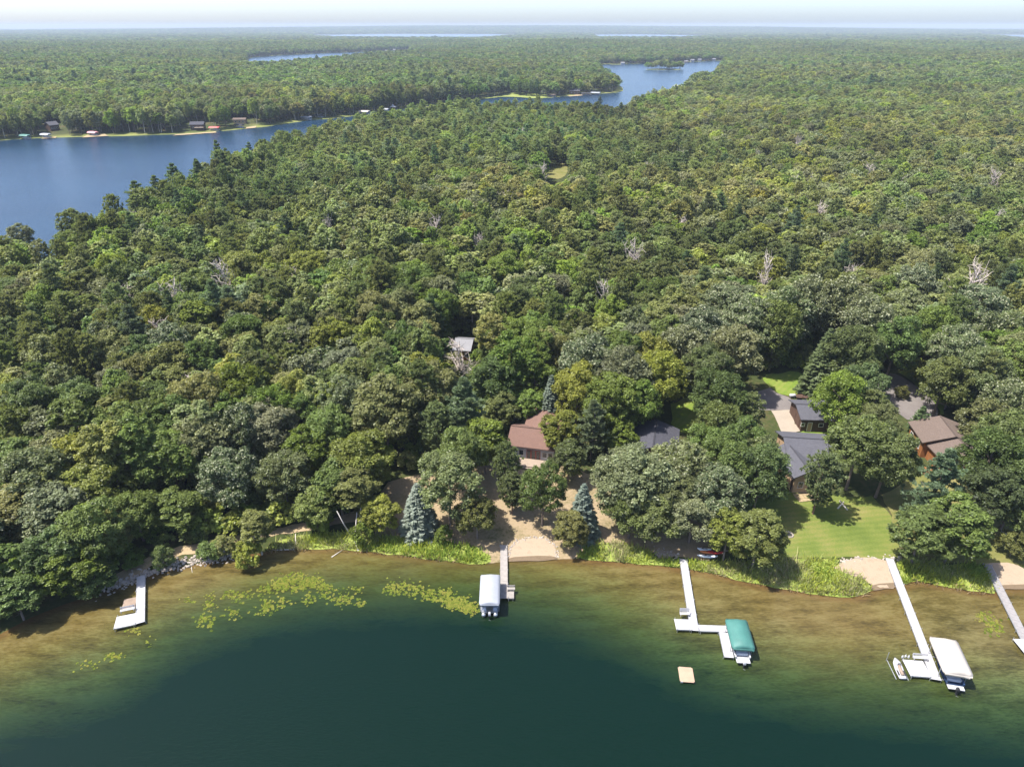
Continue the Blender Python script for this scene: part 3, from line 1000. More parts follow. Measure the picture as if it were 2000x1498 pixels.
exec_hand = [
    # --- left shore
    ('maple', 45, 1085, 8.5, 7.5, 'bright'), ('maple', 128, 1072, 9, 8, 'bright'), ('maple', 10, 1130, 8, 7, 'green'), ('maple', 85, 1040, 11, 8, 'green'), ('oak', 200, 1012, 8, 8, 'olive'),
    ('maple', 175, 1105, 6, 6, 'green'), ('oak', 165, 985, 13, 9, 'green'), ('oak', 252, 966, 9.5, 8.5, 'green'), ('maple', 340, 962, 8.5, 8, 'green'), ('oak', 440, 885, 13, 9.5, 'silver'),
    ('oak', 545, 890, 12, 9, 'grey'), ('shrub', 312, 1072, 4.2, 3.2, 'green', 'small round green shrub on the rip-rap bank beside the white L-shaped dock'),
    ('shrub', 405, 1060, 3.4, 3.8, 'green'), ('shrub', 432, 1052, 3.6, 3.6, 'olive'), ('aspen', 495, 1003, 8.5, 5, 'olive', 'upright olive tree at the water end of the grassy bank, beside a bright shrub'),
    ('shrub', 477, 1062, 4.8, 4.2, 'yellow', 'bright yellow-green shrub leaning over the water at the end of the rip-rap'), ('shrub', 255, 1085, 2.4, 3, 'bright'),
    ('shrub', 620, 1000, 4, 4, 'bright'), ('shrub', 705, 1020, 4.6, 3.6, 'bright', 'bright green shrub on the bank beside the white birch trunk'), ('maple', 735, 975, 7.5, 6, 'yellow'),
    ('aspen', 690, 925, 11, 7, 'olive'), ('oak', 610, 960, 8, 7, 'green'), ('maple', 655, 905, 11, 9, 'green'), ('maple', 590, 840, 12, 8, 'bright'),
    ('oak', 700, 850, 13, 11, 'yellow'), ('oak', 745, 745, 17, 13, 'olive'), ('oak', 640, 800, 13, 9, 'green'),
    # --- blue spruces
    ('spruce', 813, 947, 9.8, 6.3, 'blue', 'lone silvery blue spruce standing clear on the dry yard by the reeds'),
    ('spruce', 1141, 948, 10.2, 5.6, 'blue', 'blue-grey spruce half hidden behind a shrubby tree near the sandy beach'),
    ('spruce', 1077, 735, 12, 5.0, 'blue', 'dark blue spruce standing behind the brown-roofed house'),
    ('spruce', 1624, 645, 16, 8.6, 'dspruce', 'large dark spruce beside the bright driveway lawn'),
    # --- yard between the lone spruce and the lawn
    ('oak', 872, 893, 14, 10.5, 'grey', 'broad grey-green oak to the right of the lone blue spruce'), ('maple', 930, 972, 8.5, 6.2, 'olive', 'small olive tree throwing its shadow on the tan yard left of the plank dock'),
    ('pine', 988, 868, 12, 5.6, 'pine', 'olive pine in front of the brown-roofed house deck'), ('pine', 1000, 925, 8.6, 5.2, 'pine', 'short olive pine on the dry yard above the sandy beach'),
    ('maple', 945, 820, 12, 8.5, 'bright'), ('white_pine', 905, 742, 17, 10, 'wpine', 'big blue-green white pine left of the brown-roofed house'), ('pine', 850, 790, 13, 7, 'pine'),
    ('oak', 1062, 914, 12, 7.6, 'green', 'green oak on the dry yard behind the right end of the sandy beach'), ('maple', 1116, 1003, 7.0, 5.8, 'olive', 'olive shrubby tree at the right end of the sandy beach'),
    ('maple', 1112, 866, 8.5, 6.5, 'dark'), ('shrub', 865, 1030, 3.2, 2.8, 'bright'), ('oak', 900, 840, 13, 9, 'green'),
    ('oak', 1218, 888, 14, 10, 'grey'), ('oak', 1255, 885, 15, 12, 'grey'), ('oak', 1335, 872, 14, 11, 'silver'), ('oak', 1405, 915, 13, 9.5, 'silver'), ('oak', 1236, 962, 9.5, 8, 'green'),
    ('oak', 1285, 965, 10, 9, 'olive'), ('oak', 1360, 965, 10, 9, 'grey'), ('oak', 1425, 865, 14, 9, 'green'), ('oak', 1245, 935, 11, 8.5, 'green'), ('oak', 1310, 925, 12, 9, 'olive'),
    # --- lawn
    ('maple', 1430, 998, 10.2, 6.4, 'yellow', 'yellow-green maple above the kayaks on the shore'), ('maple', 1492, 1003, 11, 8.0, 'olive', 'thin olive tree on the lawn shore right of the yellow-green maple'),
    ('oak', 1495, 878, 14, 9.5, 'dark', 'dark tree on the lawn edge left of the grey house porch'), ('pine', 1617, 888, 12.5, 7, 'pine', 'round-topped yellowish pine on the lawn in front of the grey house'),
    ('oak', 1690, 820, 15, 10.4, 'dark', 'large dark oak on the lawn right of the grey house'), ('oak', 1750, 838, 14.5, 10, 'dark'),
    ('white_pine', 1856, 882, 16, 8.6, 'wpine', 'blue-green pine with layered boughs in front of the orange-walled house'),
    ('maple', 1815, 1000, 10.4, 9, 'green', 'left one of the two round green trees at the long white dock'), ('maple', 1888, 982, 12, 9.8, 'green', 'taller right one of the two round green trees at the long white dock'),
    ('oak', 1955, 850, 16, 11, 'dark'), ('oak', 1995, 815, 16, 11, 'dark'), ('oak', 1962, 915, 13, 10, 'dark'), ('oak', 2010, 900, 14, 10, 'dark'), ('shrub', 1990, 1045, 4.4, 4.6, 'olive'),
    ('oak', 2040, 960, 11, 9, 'green'), ('maple', 1945, 785, 12, 8.5, 'grey'), ('oak', 1985, 750, 14, 10, 'silver'),
    # --- around the houses
    ('maple', 1095, 808, 9.5, 8, 'yellow', 'yellow-green tree against the right side of the brown-roofed house'), ('white_pine', 1160, 785, 13, 7, 'wpine', 'green pine between the brown-roofed house and the dark roof'),
    ('maple', 1215, 822, 8, 6, 'bright'), ('oak', 1150, 662, 17, 12, 'silver'), ('oak', 1225, 685, 17, 12, 'grey'), ('oak', 1290, 690, 16, 11, 'yellow'), ('oak', 1130, 715, 15, 10, 'yellow'),
    ('oak', 1195, 735, 15, 11, 'bright'), ('oak', 1248, 745, 13, 9, 'bright'), ('maple', 1000, 655, 17, 11, 'bright'), ('maple', 1045, 690, 13, 9, 'green'), ('maple', 960, 700, 14, 9, 'green'),
    ('maple', 1035, 765, 8, 6, 'bright'), ('maple', 978, 770, 9, 6.5, 'olive'),
    ('oak', 1410, 728, 15, 11, 'dark'), ('pine', 1470, 770, 12, 6.5, 'pine'), ('oak', 1412, 795, 14, 9.5, 'dark'), ('oak', 1455, 825, 14, 9.5, 'green'), ('oak', 1490, 852, 12, 8, 'grey'), ('oak', 1392, 838, 13, 9, 'green'),
    ('oak', 1652, 733, 14.5, 10, 'bright', 'bright green tree beside the grey-roofed garage'), ('oak', 1695, 718, 14, 10, 'dark'), ('pine', 1712, 765, 12, 7, 'pine'), ('oak', 1722, 792, 11, 8, 'olive'),
    ('white_pine', 1805, 795, 6.5, 4.6, 'wpine', 'small pine at the roof corner of the orange-walled house'), ('shrub', 1766, 755, 3.0, 3.0, 'olive', 'olive shrub on the driveway island'),
    ('maple', 1862, 748, 6.5, 6, 'green'), ('maple', 1912, 738, 10, 8, 'green'), ('shrub', 1800, 705, 5, 6, 'yellow'), ('shrub', 1830, 725, 5, 6, 'green'),
    # --- silver maples behind the driveway
    ('oak', 1540, 560, 19, 13, 'silver'), ('oak', 1590, 545, 20, 13, 'silver'), ('oak', 1655, 548, 20, 14, 'silver'), ('oak', 1718, 585, 19, 13, 'silver'), ('oak', 1420, 558, 18, 12, 'silver'), ('oak', 1470, 585, 18, 12, 'silver'),
    ('oak', 1375, 605, 17, 12, 'silver'), ('oak', 1335, 640, 16, 11, 'silver'), ('oak', 1440, 640, 17, 12, 'grey'), ('oak', 1528, 590, 18, 11, 'dark'), ('oak', 1680, 640, 18, 12, 'dark'), ('oak', 1795, 520, 18, 12, 'silver'),
    ('oak', 1765, 620, 17, 11, 'green'), ('oak', 1925, 560, 18, 13, 'silver'), ('oak', 1975, 610, 17, 12, 'silver'), ('oak', 1885, 640, 17, 11, 'silver'), ('oak', 1835, 600, 17, 11, 'green'), ('oak', 1930, 680, 16, 11, 'grey'),
    ('oak', 1860, 700, 14, 10, 'dark'), ('pine', 1945, 690, 16, 7, 'pine'), ('oak', 1390, 680, 15, 11, 'dark'),
    # --- white pines on the left lake's shore
    ('white_pine', 335, 322, 22, 13, 'wpine'), ('white_pine', 383, 316, 22, 13, 'wpine'), ('white_pine', 300, 345, 20, 11, 'wpine'), ('white_pine', 262, 356, 20, 13, 'wpine'), ('pine', 215, 382, 19, 9, 'pine'), ('white_pine', 440, 292, 21, 9, 'wpine'),
    ('maple', 130, 410, 14, 10, 'green'), ('maple', 160, 420, 13, 9, 'bright'), ('maple', 30, 438, 12, 9, 'grey'), ('oak', 130, 452, 14, 12, 'bright'), ('white_pine', 1172, 190, 20, 9, 'wpine'), ('white_pine', 485, 280, 20, 9, 'wpine'),
    ('white_pine', 1385, 378, 20, 9, 'dspruce'), ('white_pine', 1495, 225, 19, 8, 'dspruce'), ('white_pine', 1090, 250, 20, 8, 'dspruce'), ('white_pine', 60, 600, 17, 8, 'wpine'),
    # --- dead trees
    ('dead', 310, 632, 12, 6, 'dead', 'bare pale dead tree with a round twiggy top in the left wood'), ('dead', 893, 668, 11, 6.5, 'dead', 'bleached dead tree in front of the pale cabin'),
    ('dead', 1665, 528, 14, 5, 'dead', 'thin white dead birch above the silver-leaved trees'), ('dead', 1880, 528, 18, 8, 'dead', 'leaning grey dead tree at the right of the silver-leaved trees', (.25, 0)),
    ('dead', 268, 420, 13, 7, 'dead', 'bare dead tree just behind the left lake shore'), ('dead', 228, 565, 12, 7, 'dead'), ('dead', 990, 378, 15, 7, 'dead'), ('dead', 1268, 325, 14, 6, 'dead'),
    ('dead', 1553, 345, 15, 5, 'dead'), ('dead', 1590, 342, 15, 6, 'dead'), ('dead', 1762, 342, 14, 6, 'dead'), ('dead', 1605, 405, 13, 6, 'dead'), ('dead', 970, 245, 14, 9, 'dead'), ('dead', 1000, 243, 14, 9, 'dead'),
    ('dead', 1020, 250, 14, 8, 'dead'), ('dead', 705, 445, 13, 6, 'dead'), ('dead', 565, 530, 12, 6, 'dead'), ('dead', 560, 640, 14, 4, 'dead', 'bare snag like a pole in the left wood'), ('dead', 1945, 340, 15, 7, 'dead'),
    ('dead', 620, 580, 12, 7, 'dead'), ('dead', 1820, 245, 13, 6, 'dead'), ('dead', 1690, 245, 13, 6, 'dead'), ('dead', 935, 465, 13, 6, 'dead'), ('dead', 370, 735, 10, 5, 'dead'), ('dead', 1330, 430, 13, 5, 'dead'),
    ('dead', 1480, 294, 16, 5, 'dead'), ('dead', 1700, 324, 15, 7, 'dead'), ('dead', 1560, 274, 17, 5, 'dead'), ('dead', 850, 434, 15, 6, 'dead'), ('dead', 640, 434, 17, 4, 'dead'), ('dead', 430, 514, 16, 6, 'dead'), ('dead', 1180, 554, 15, 4, 'dead'), ('dead', 1240, 474, 17, 6, 'dead'), ('dead', 1500, 509, 16, 4, 'dead'), ('dead', 1950, 414, 15, 6, 'dead'), ('dead', 1330, 294, 17, 7, 'dead'), ('dead', 1060, 324, 16, 5, 'dead'), ('dead', 335, 554, 15, 7, 'dead'),
]
for e in exec_hand:
    top_at(*e)

# ------------------------------------------------------------------ trees: filling the forest
KEEP_VISIBLE = [   # outlines in the photograph that no filler tree may stand in front of
    [(993, 838), (1058, 788), (1093, 795), (1088, 895), (1075, 905), (1018, 905)], [(1243, 862), (1272, 816), (1318, 830), (1302, 868)],
    [(1500, 735), (1545, 722), (1605, 760), (1605, 840), (1640, 856), (1632, 890), (1600, 940), (1545, 940), (1530, 860), (1505, 800)],
    [(1732, 730), (1765, 728), (1832, 785), (1905, 835), (1908, 885), (1840, 890), (1790, 825), (1765, 790)], [(1318, 782), (1352, 775), (1348, 830), (1318, 830)],
    [(884, 652), (928, 652), (932, 755), (915, 755), (888, 715)], [(1072, 322), (1104, 320), (1104, 346), (1072, 350)], [(1094, 742), (1112, 742), (1112, 785), (1096, 785)],
    [(215, 1142), (235, 1112), (300, 1085), (420, 1055), (520, 1040), (520, 1070), (300, 1110)], [(60, 488), (95, 488), (95, 502), (60, 502)], [(170, 655), (200, 655), (200, 668), (170, 668)],
    [(90, 238), (118, 238), (118, 262), (90, 262)], [(360, 236), (406, 236), (406, 256), (360, 256)], [(452, 229), (488, 229), (488, 243), (452, 243)]]
NO_FILL = [(520, 1120), (520, 1040), (735, 1000), (750, 935), (880, 905), (985, 880), (990, 800), (1060, 770), (1120, 790), (1340, 770), (1360, 745), (1500, 725), (1610, 722), (1720, 712), (1840, 712), (1870, 800), (1960, 850), (2100, 900),
           (2400, 950), (2400, 1300), (520, 1300)]
PINE_ZONE = [[(430, 310), (520, 270), (660, 232), (900, 200), (1180, 205), (1330, 260), (1480, 300), (1400, 370), (1180, 330), (1000, 300), (850, 330), (720, 400), (480, 420), (400, 360)],
             [(-50, 560), (230, 540), (260, 620), (200, 720), (-50, 740)], [(690, 690), (870, 680), (880, 770), (760, 770)], [(1050, 430), (1250, 380), (1600, 400), (1700, 480), (1480, 560), (1250, 500)]]
NOF = np.array(NO_FILL)


def fill():
    """Jittered grid of trees; returns arrays of position, kind, size and tint."""
    out = []
    for (d0, d1, step) in ((40, 330, 5.5), (330, 800, 6.6), (800, 3200, 9.8), (3200, 12500, 40)):
        half = math.tan(R(39.5)) * d1 * 1.06 + 25
        xs, ys = np.arange(-half, half, step), np.arange(d0 * .7, d1, step)
        X, Y = np.meshgrid(xs, ys)
        p = np.c_[X.ravel(), Y.ravel()]
        p += rng.uniform(-.46, .46, p.shape) * step
        d = p[:, 1]
        m = (d >= d0) & (d < d1) & (np.abs(p[:, 0]) < d * math.tan(R(39.5)) * 1.05 + 25)
        p = p[m]
        sd = lake_sd(p)
        lim = np.where((p[:, 1] > 250) & (p[:, 1] < 1400), 6.5, 4.5)
        m = sd > lim
        p, sd = p[m], sd[m]
        z = height(p, sd)
        out.append((p, z, sd, np.full(len(p), d0)))
    return [np.concatenate(a) for a in zip(*out)]


P, Z, SD, BAND = fill()
gx, gy, gd = proj(P[:, 0], P[:, 1], Z)
gpx = np.c_[gx, gy]
ok = ~inside(gpx, NO_FILL)
# tree kind by zone, clumped by noise
u = rng.random(len(P))
n1 = vnoise(P[:, 0], P[:, 1], 45, 11)
n2 = vnoise(P[:, 0], P[:, 1], 22, 12)
n3 = vnoise(P[:, 0], P[:, 1], 120, 13)
pz = np.zeros(len(P))
tx, ty, _ = proj(P[:, 0], P[:, 1], Z + 14)
for i, q in enumerate(PINE_ZONE):
    pz = np.maximum(pz, np.where(inside(np.c_[tx, ty], q), [.72, .5, .7, .3][i], 0))
base_p = np.where(BAND >= 800, .05, .06) + np.clip((n3 - .6) * 1.1, 0, .35)
prob_pine = np.maximum(pz, base_p * np.where(P[:, 1] < 150, .3, 1))
is_pine = u < prob_pine
right = np.clip((tx - 1150) / 500, 0, 1) * np.clip((700 - ty) / 200, 0, 1)
KINDS = ['oak', 'maple', 'aspen', 'pine', 'white_pine']
kind = np.zeros(len(P), int)
v = rng.random(len(P))
kind[:] = np.where(v < .34, 0, np.where(v < .70 - .2 * right, 1, 2))
kind[is_pine] = np.where(rng.random(is_pine.sum()) < .90, 3, 4)
AST = inside(np.c_[tx, ty], [(555, 410), (640, 375), (760, 372), (830, 430), (800, 490), (620, 495)]) & (rng.random(len(P)) < .8)
kind[AST] = 2
H = np.select([kind == 0, kind == 1, kind == 2, kind == 3, kind == 4], [14.0, 13.2, 14.5, 15.2, 17.5]) * rng.uniform(.78, 1.16, len(P)) * (.88 + .26 * n2)
W = np.select([kind == 0, kind == 1, kind == 2, kind == 3, kind == 4], [10.2, 8.6, 7.2, 8.4, 9.0]) * rng.uniform(.8, 1.2, len(P))
grow = np.where(BAND >= 3200, 3.4, np.where(BAND >= 800, 1.4, np.where(BAND >= 330, 1.1, 1.0)))
W = W * grow
H = H * np.where(BAND >= 3200, 1.05, 1.0)
H = np.where((SD < 14) & (P[:, 1] < 200), H * .85, np.where((SD < 30) & (P[:, 1] > 220) & (P[:, 1] < 1000), H * 1.2, H))
H = np.where(AST, H * 1.2, H)
w = rng.random(len(P)) * .6 + n1 * .4
tint_b = np.select([w < .17, w < .33, w < .52, w < .66, w < .80], ['dark', 'bright', 'green', 'grey', 'olive'], 'yellow')
tint_b = np.where((right > .4) & (rng.random(len(P)) < .55), np.where(rng.random(len(P)) < .22, 'yellow', np.where(rng.random(len(P)) < .5, 'aspen', 'grey')), tint_b)
tint_b = np.where((rng.random(len(P)) < .05), 'silver', tint_b)
tint = np.where(kind == 3, 'pine', np.where(kind == 4, 'wpine', np.where(kind == 2, np.where(rng.random(len(P)) < .6, 'aspen', tint_b), tint_b)))
tint = np.where(AST, 'aspen', tint)
stand = .78 + .5 * vnoise(P[:, 0], P[:, 1], 70, 21) * np.where(BAND < 800, 1, .4) + .5 * vnoise(P[:, 0], P[:, 1] * .35, 330, 22) * np.where(BAND < 800, 0, .6)
warm = vnoise(P[:, 0], P[:, 1], 95, 23)
# stand clear of the single trees placed above and of the sight lines kept open
near = (P[:, 1] < 330) & ok
hx = np.array([[t['x'], t['y'], t['W'], t['H']] for t in PLACED])
idx = np.where(near)[0]
dm = np.hypot(P[idx, 0][:, None] - hx[None, :, 0], P[idx, 1][:, None] - hx[None, :, 1])
ok[idx[(dm < (.36 * hx[None, :, 2] + .30 * W[idx][:, None])).any(1)]] = False
idx = np.where(ok & (P[:, 1] < 900))[0]
bad = np.zeros(len(idx), bool)
rp = .5 * W[idx]
for fz in (.12, .35, .6, .85, 1.0):
    for ox in (-.85, 0, .85):
        ww = rp * ox * (1 if fz < 1 else .3)
        a, b, _ = proj(P[idx, 0] + ww, P[idx, 1], Z[idx] + H[idx] * fz)
        ab = np.c_[a, b]
        for k in KEEP_VISIBLE:
            bad |= inside(ab, k)
ok[idx[bad]] = False
# no filler hanging over the open water of the near lake
a, b, _ = proj(P[:, 0], P[:, 1] - W * .3, Z + H * .35)
shore_y = np.interp(a, [q[0] for q in SHORE_PX], [q[1] for q in SHORE_PX])
ok &= ~((P[:, 1] < 140) & (b > shore_y - 10))
P, Z, H, W, kind, tint, BAND, SD, stand, warm = (q[ok] for q in (P, Z, H, W, kind, tint, BAND, SD, stand, warm))

BAND2 = BAND
# the largest in view are single trees, the rest one forest
gx, gy, gd = proj(P[:, 0], P[:, 1], Z + H * .7)
vis = (gx > -20) & (gx < 2020) & (gy < 1450)
size = np.where(vis, H * W / gd ** 2, 0)
single = np.zeros(len(P), bool)
for nm, ks in (('broadleaf_tree', (0, 1, 2)), ('pine_tree', (3, 4))):
    have = sum(NAME[t['kind']] == nm for t in PLACED)
    cand = np.where(np.isin(kind, ks))[0]
    cand = cand[np.argsort(-size[cand])][:max(0, 300 - have)]
    single[cand] = True
for i in np.where(single)[0]:
    plan(KINDS[kind[i]], P[i, 0], P[i, 1], Z[i], H[i], W[i], str(tint[i]))

LANDMARKS = [('brown-roofed house', 1045, 850), ('grey-roofed house', 1585, 890), ('grey-roofed garage', 1580, 815), ('orange-walled house', 1850, 850), ('dark roof among the oaks', 1280, 850),
             ('pale cabin', 905, 690), ('white L-shaped dock', 270, 1125), ('lone blue spruce', 815, 1040), ('sandy beach', 1040, 1070), ('kayaks', 1385, 1085), ('lawn fire ring', 1540, 1045),
             ('long white dock', 1736, 1090), ('round-topped bare dead tree', 315, 700), ('forest clearing', 1088, 335), ('bright shrub over the water', 477, 1085),
             ('dead tree by the left lake', 268, 480), ('leaning grey dead tree', 1860, 640), ('bare pole-like snag', 560, 700), ('driveway loop', 1790, 770), ('birch trunk on the shore', 690, 1050)]
LMW = np.array([ground(a, b)[:2] for _, a, b in LANDMARKS])
ORD = ['nearest', 'second', 'third', 'fourth', 'fifth', 'sixth', 'seventh', 'eighth', 'ninth', 'tenth', 'eleventh', 'twelfth', 'thirteenth', 'fourteenth', 'fifteenth', 'sixteenth', 'seventeenth', 'eighteenth', 'nineteenth', 'twentieth']


def label_trees():
    fam = {}
    for t in PLACED:
        if t['label']:
            continue
        d = LMW - np.array([t['x'], t['y']])
        j = int(np.argmin((d ** 2).sum(1)))
        dx, dy = -d[j]
        side = ('behind' if dy > 0 else 'before') if abs(dy) > abs(dx) else ('right of' if dx > 0 else 'left of')
        q = t['W'] / t['H']
        sz = 'slender' if q < .42 else 'broad' if q > .72 else 'tall' if t['H'] > 15.5 else 'low' if t['H'] < 9 else 'middling'
        k = (sz, TINTS[t['tint']][2], WORD[t['kind']], side, LANDMARKS[j][0])
        fam.setdefault(k, []).append((math.hypot(dx, dy), t))
    for (sz, ti, wd, side, lm), ts in fam.items():
        ts.sort(key=lambda q: q[0])
        for i, (_, t) in enumerate(ts):
            kindphrase = f'{sz} {ti} {wd}'
            if len(ts) == 1:
                t['label'] = f'only {kindphrase} {side} the {lm}'
            elif i < len(ORD):
                t['label'] = f'{ORD[i]} {kindphrase} {side} the {lm}' if i else f'nearest {kindphrase} {side} the {lm}'
            else:
                t['label'] = f'one of the farthest {kindphrase}s {side} the {lm}'


label_trees()
GROUPS = {'broadleaf_tree': 'broadleaf trees of the shore wood', 'pine_tree': 'pines of the shore wood', 'spruce_tree': 'spruces around the houses', 'dead_tree': 'bare dead trees in the wood', 'shrub': 'shrubs on the bank and yards'}


def place_tree(t):
    lib = TREES[t['kind']]
    cd, td, _, _, h0, w0 = lib[random.randrange(len(lib))]
    nm = NAME[t['kind']]
    root = thing(nm, t['label'], 'shrub' if nm == 'shrub' else 'tree', (t['x'], t['y'], t['z']), random.random() * 6.28, GROUPS[nm])
    if t['lean'] != (0, 0):
        root.rotation_euler = (t['lean'][1], t['lean'][0], 0)
    root.scale = (t['W'] / w0, t['W'] / w0, t['H'] / h0)
    c = link('branches' if t['kind'] == 'dead' else 'crown', cd, root)
    k = link('trunk', td, root)
    col, silver, _ = TINTS[t['tint']]
    j = [random.uniform(.88, 1.14) for _ in range(3)]
    c['leaf_color'] = [col[0] * j[0], col[1] * (j[0] * .5 + j[1] * .5), col[2] * j[2]]
    c['silver'] = float(silver)
    bc = BARK[t['kind']]
    if t['kind'] == 'dead':
        g = random.uniform(.75, 1.15)
        bc = (bc[0] * g, bc[1] * g, bc[2] * g)
    for o in (c, k):
        o['bark_color'] = list(bc)


for t in PLACED:
    place_tree(t)


def forest(name, sel, lod, label):
    """The rest of the wood: one object that scatters whole trees."""
    me = bpy.data.meshes.new(name)
    n = int(sel.sum())
    me.vertices.add(n)
    me.vertices.foreach_set('co', np.ascontiguousarray(np.c_[P[sel], Z[sel] - .1], np.float32).ravel())
    src, start = [], {}
    for k in KINDS:
        start[k] = (len(src), len(TREES[k]))
        src += [(e[lod], e[4], e[5]) for e in TREES[k]]
    coll = bpy.data.collections.new(name + '_kinds')
    for i, (d, _, _) in enumerate(src):
        coll.objects.link(bpy.data.objects.new(f'{name}_kind_{i:02d}', d))
    ks = kind[sel]
    ix = np.array([start[KINDS[k]][0] + rng.integers(start[KINDS[k]][1]) for k in ks])
    h0, w0 = np.array([s[1] for s in src])[ix], np.array([s[2] for s in src])[ix]
    sc = np.c_[W[sel] / w0, W[sel] / w0, H[sel] / h0]
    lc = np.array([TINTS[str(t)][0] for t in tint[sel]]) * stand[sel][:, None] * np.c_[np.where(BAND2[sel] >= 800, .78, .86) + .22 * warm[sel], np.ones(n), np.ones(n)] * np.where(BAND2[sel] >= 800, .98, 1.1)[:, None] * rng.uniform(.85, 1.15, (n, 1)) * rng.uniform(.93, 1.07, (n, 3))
    sv = np.array([TINTS[str(t)][1] for t in tint[sel]])
    bk = np.array([BARK[KINDS[k]] for k in ks])

    def put(nm_, ty, val, fld):
        a_ = me.attributes.new(nm_, ty, 'POINT')
        a_.data.foreach_set(fld, np.ascontiguousarray(val, np.int32 if ty == 'INT' else np.float32).ravel())
    put('idx', 'INT', ix, 'value')
    put('scl', 'FLOAT_VECTOR', sc, 'vector')
    put('rot', 'FLOAT_VECTOR', np.c_[np.zeros(n), np.zeros(n), rng.random(n) * 6.283], 'vector')
    put('leaf_color', 'FLOAT_VECTOR', lc, 'vector')
    put('bark_color', 'FLOAT_VECTOR', bk, 'vector')
    put('silver', 'FLOAT', sv, 'value')
    o = link(name, me)
    ng = bpy.data.node_groups.new(name, 'GeometryNodeTree')
    ng.interface.new_socket('Geometry', in_out='INPUT', socket_type='NodeSocketGeometry')
    ng.interface.new_socket('Geometry', in_out='OUTPUT', socket_type='NodeSocketGeometry')
    N = ng.nodes
    gi, go = N.new('NodeGroupInput'), N.new('NodeGroupOutput')
    ci = N.new('GeometryNodeCollectionInfo')
    ci.inputs['Collection'].default_value = coll
    ci.inputs['Separate Children'].default_value = True
    ci.inputs['Reset Children'].default_value = True
    ip = N.new('GeometryNodeInstanceOnPoints')
    ip.inputs['Pick Instance'].default_value = True

    def named(nm_, ty):
        a_ = N.new('GeometryNodeInputNamedAttribute')
        a_.data_type = ty
        a_.inputs['Name'].default_value = nm_
        return a_.outputs['Attribute']
    ng.links.new(gi.outputs[0], ip.inputs['Points'])
    ng.links.new(ci.outputs[0], ip.inputs['Instance'])
    ng.links.new(named('idx', 'INT'), ip.inputs['Instance Index'])
    e2r = N.new('FunctionNodeEulerToRotation')
    ng.links.new(named('rot', 'FLOAT_VECTOR'), e2r.inputs[0])
    ng.links.new(e2r.outputs[0], ip.inputs['Rotation'])
    ng.links.new(named('scl', 'FLOAT_VECTOR'), ip.inputs['Scale'])
    ng.links.new(ip.outputs[0], go.inputs[0])
    md = o.modifiers.new('scatter', 'NODES')
    md.node_group = ng
    tag(o, label, kind='stuff')


forest('forest', (~single) & (BAND < 800), 2, 'mixed pine and broadleaf forest covering the peninsula beyond the cabins')
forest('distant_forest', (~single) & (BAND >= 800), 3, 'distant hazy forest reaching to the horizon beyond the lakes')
print('single trees', len(PLACED), 'forest', int((~single).sum()))
#@@OBJECTS

# ------------------------------------------------------------------ undergrowth, reeds, rocks, lily pads
def grass_tufts(name, areas, per_m2, hgt, cols, label):
    """Standing blades on a band of shore."""
    V, T = [], []
    for px in areas:
        pl = [ground(*q)[:2] for q in px]
        a = np.array(pl)
        lo, hi = a.min(0), a.max(0)
        n = int(per_m2 * (hi[0] - lo[0]) * (hi[1] - lo[1]))
        p = rng.uniform(lo, hi, (n, 2))
        p = p[inside(p, pl)]
        p = p[vnoise(p[:, 0], p[:, 1], 1.3, 5) > rng.random(len(p)) * .75]
        n = len(p)
        z = np.maximum(height(p), -.05)
        hh = hgt * rng.uniform(.45, 1.25, n) * (.7 + .6 * vnoise(p[:, 0], p[:, 1], 2.5, 8))
        az, wd = rng.random(n) * 6.283, rng.uniform(.035, .07, n) * 1.5
        lx, ly = rng.normal(size=n) * .5 * hh, rng.normal(size=n) * .5 * hh
        dx, dy = np.cos(az) * wd, np.sin(az) * wd
        v = np.stack([np.c_[p[:, 0] - dx, p[:, 1] - dy, z], np.c_[p[:, 0] + dx, p[:, 1] + dy, z], np.c_[p[:, 0] + lx + dx * .3, p[:, 1] + ly + dy * .3, z + hh],
                      np.c_[p[:, 0] + lx - dx * .3, p[:, 1] + ly - dy * .3, z + hh]], 1)
        V.append(v.reshape(-1, 3))
        k = np.clip(vnoise(p[:, 0], p[:, 1], 4.0, 6) * .75 + rng.random(n) * .35, 0, .999)
        c0 = np.array(cols)[(k * len(cols)).astype(int)]
        T.append(c0 * rng.uniform(.75, 1.2, (n, 1)))
    V, T = np.concatenate(V), np.concatenate(T)
    me = np_mesh(name, V, np.arange(len(V)).reshape(-1, 4), M['grass_blade'], {'tint': ('FACE', T)})
    tag(link(name, me), label, kind='stuff')


def blade_material():
    m, nt, p = new_mat('grass_blade')
    nt.nodes.remove(p)
    a = attr(nt, 'tint')
    d, t = nt.nodes.new('ShaderNodeBsdfDiffuse'), nt.nodes.new('ShaderNodeBsdfTranslucent')
    nt.links.new(a.outputs['Color'], d.inputs[0])
    nt.links.new(a.outputs['Color'], t.inputs[0])
    s = nt.nodes.new('ShaderNodeMixShader')
    s.inputs[0].default_value = .4
    nt.links.new(d.outputs[0], s.inputs[1])
    nt.links.new(t.outputs[0], s.inputs[2])
    nt.links.new(s.outputs[0], nt.nodes['Material Output'].inputs['Surface'])
    return m


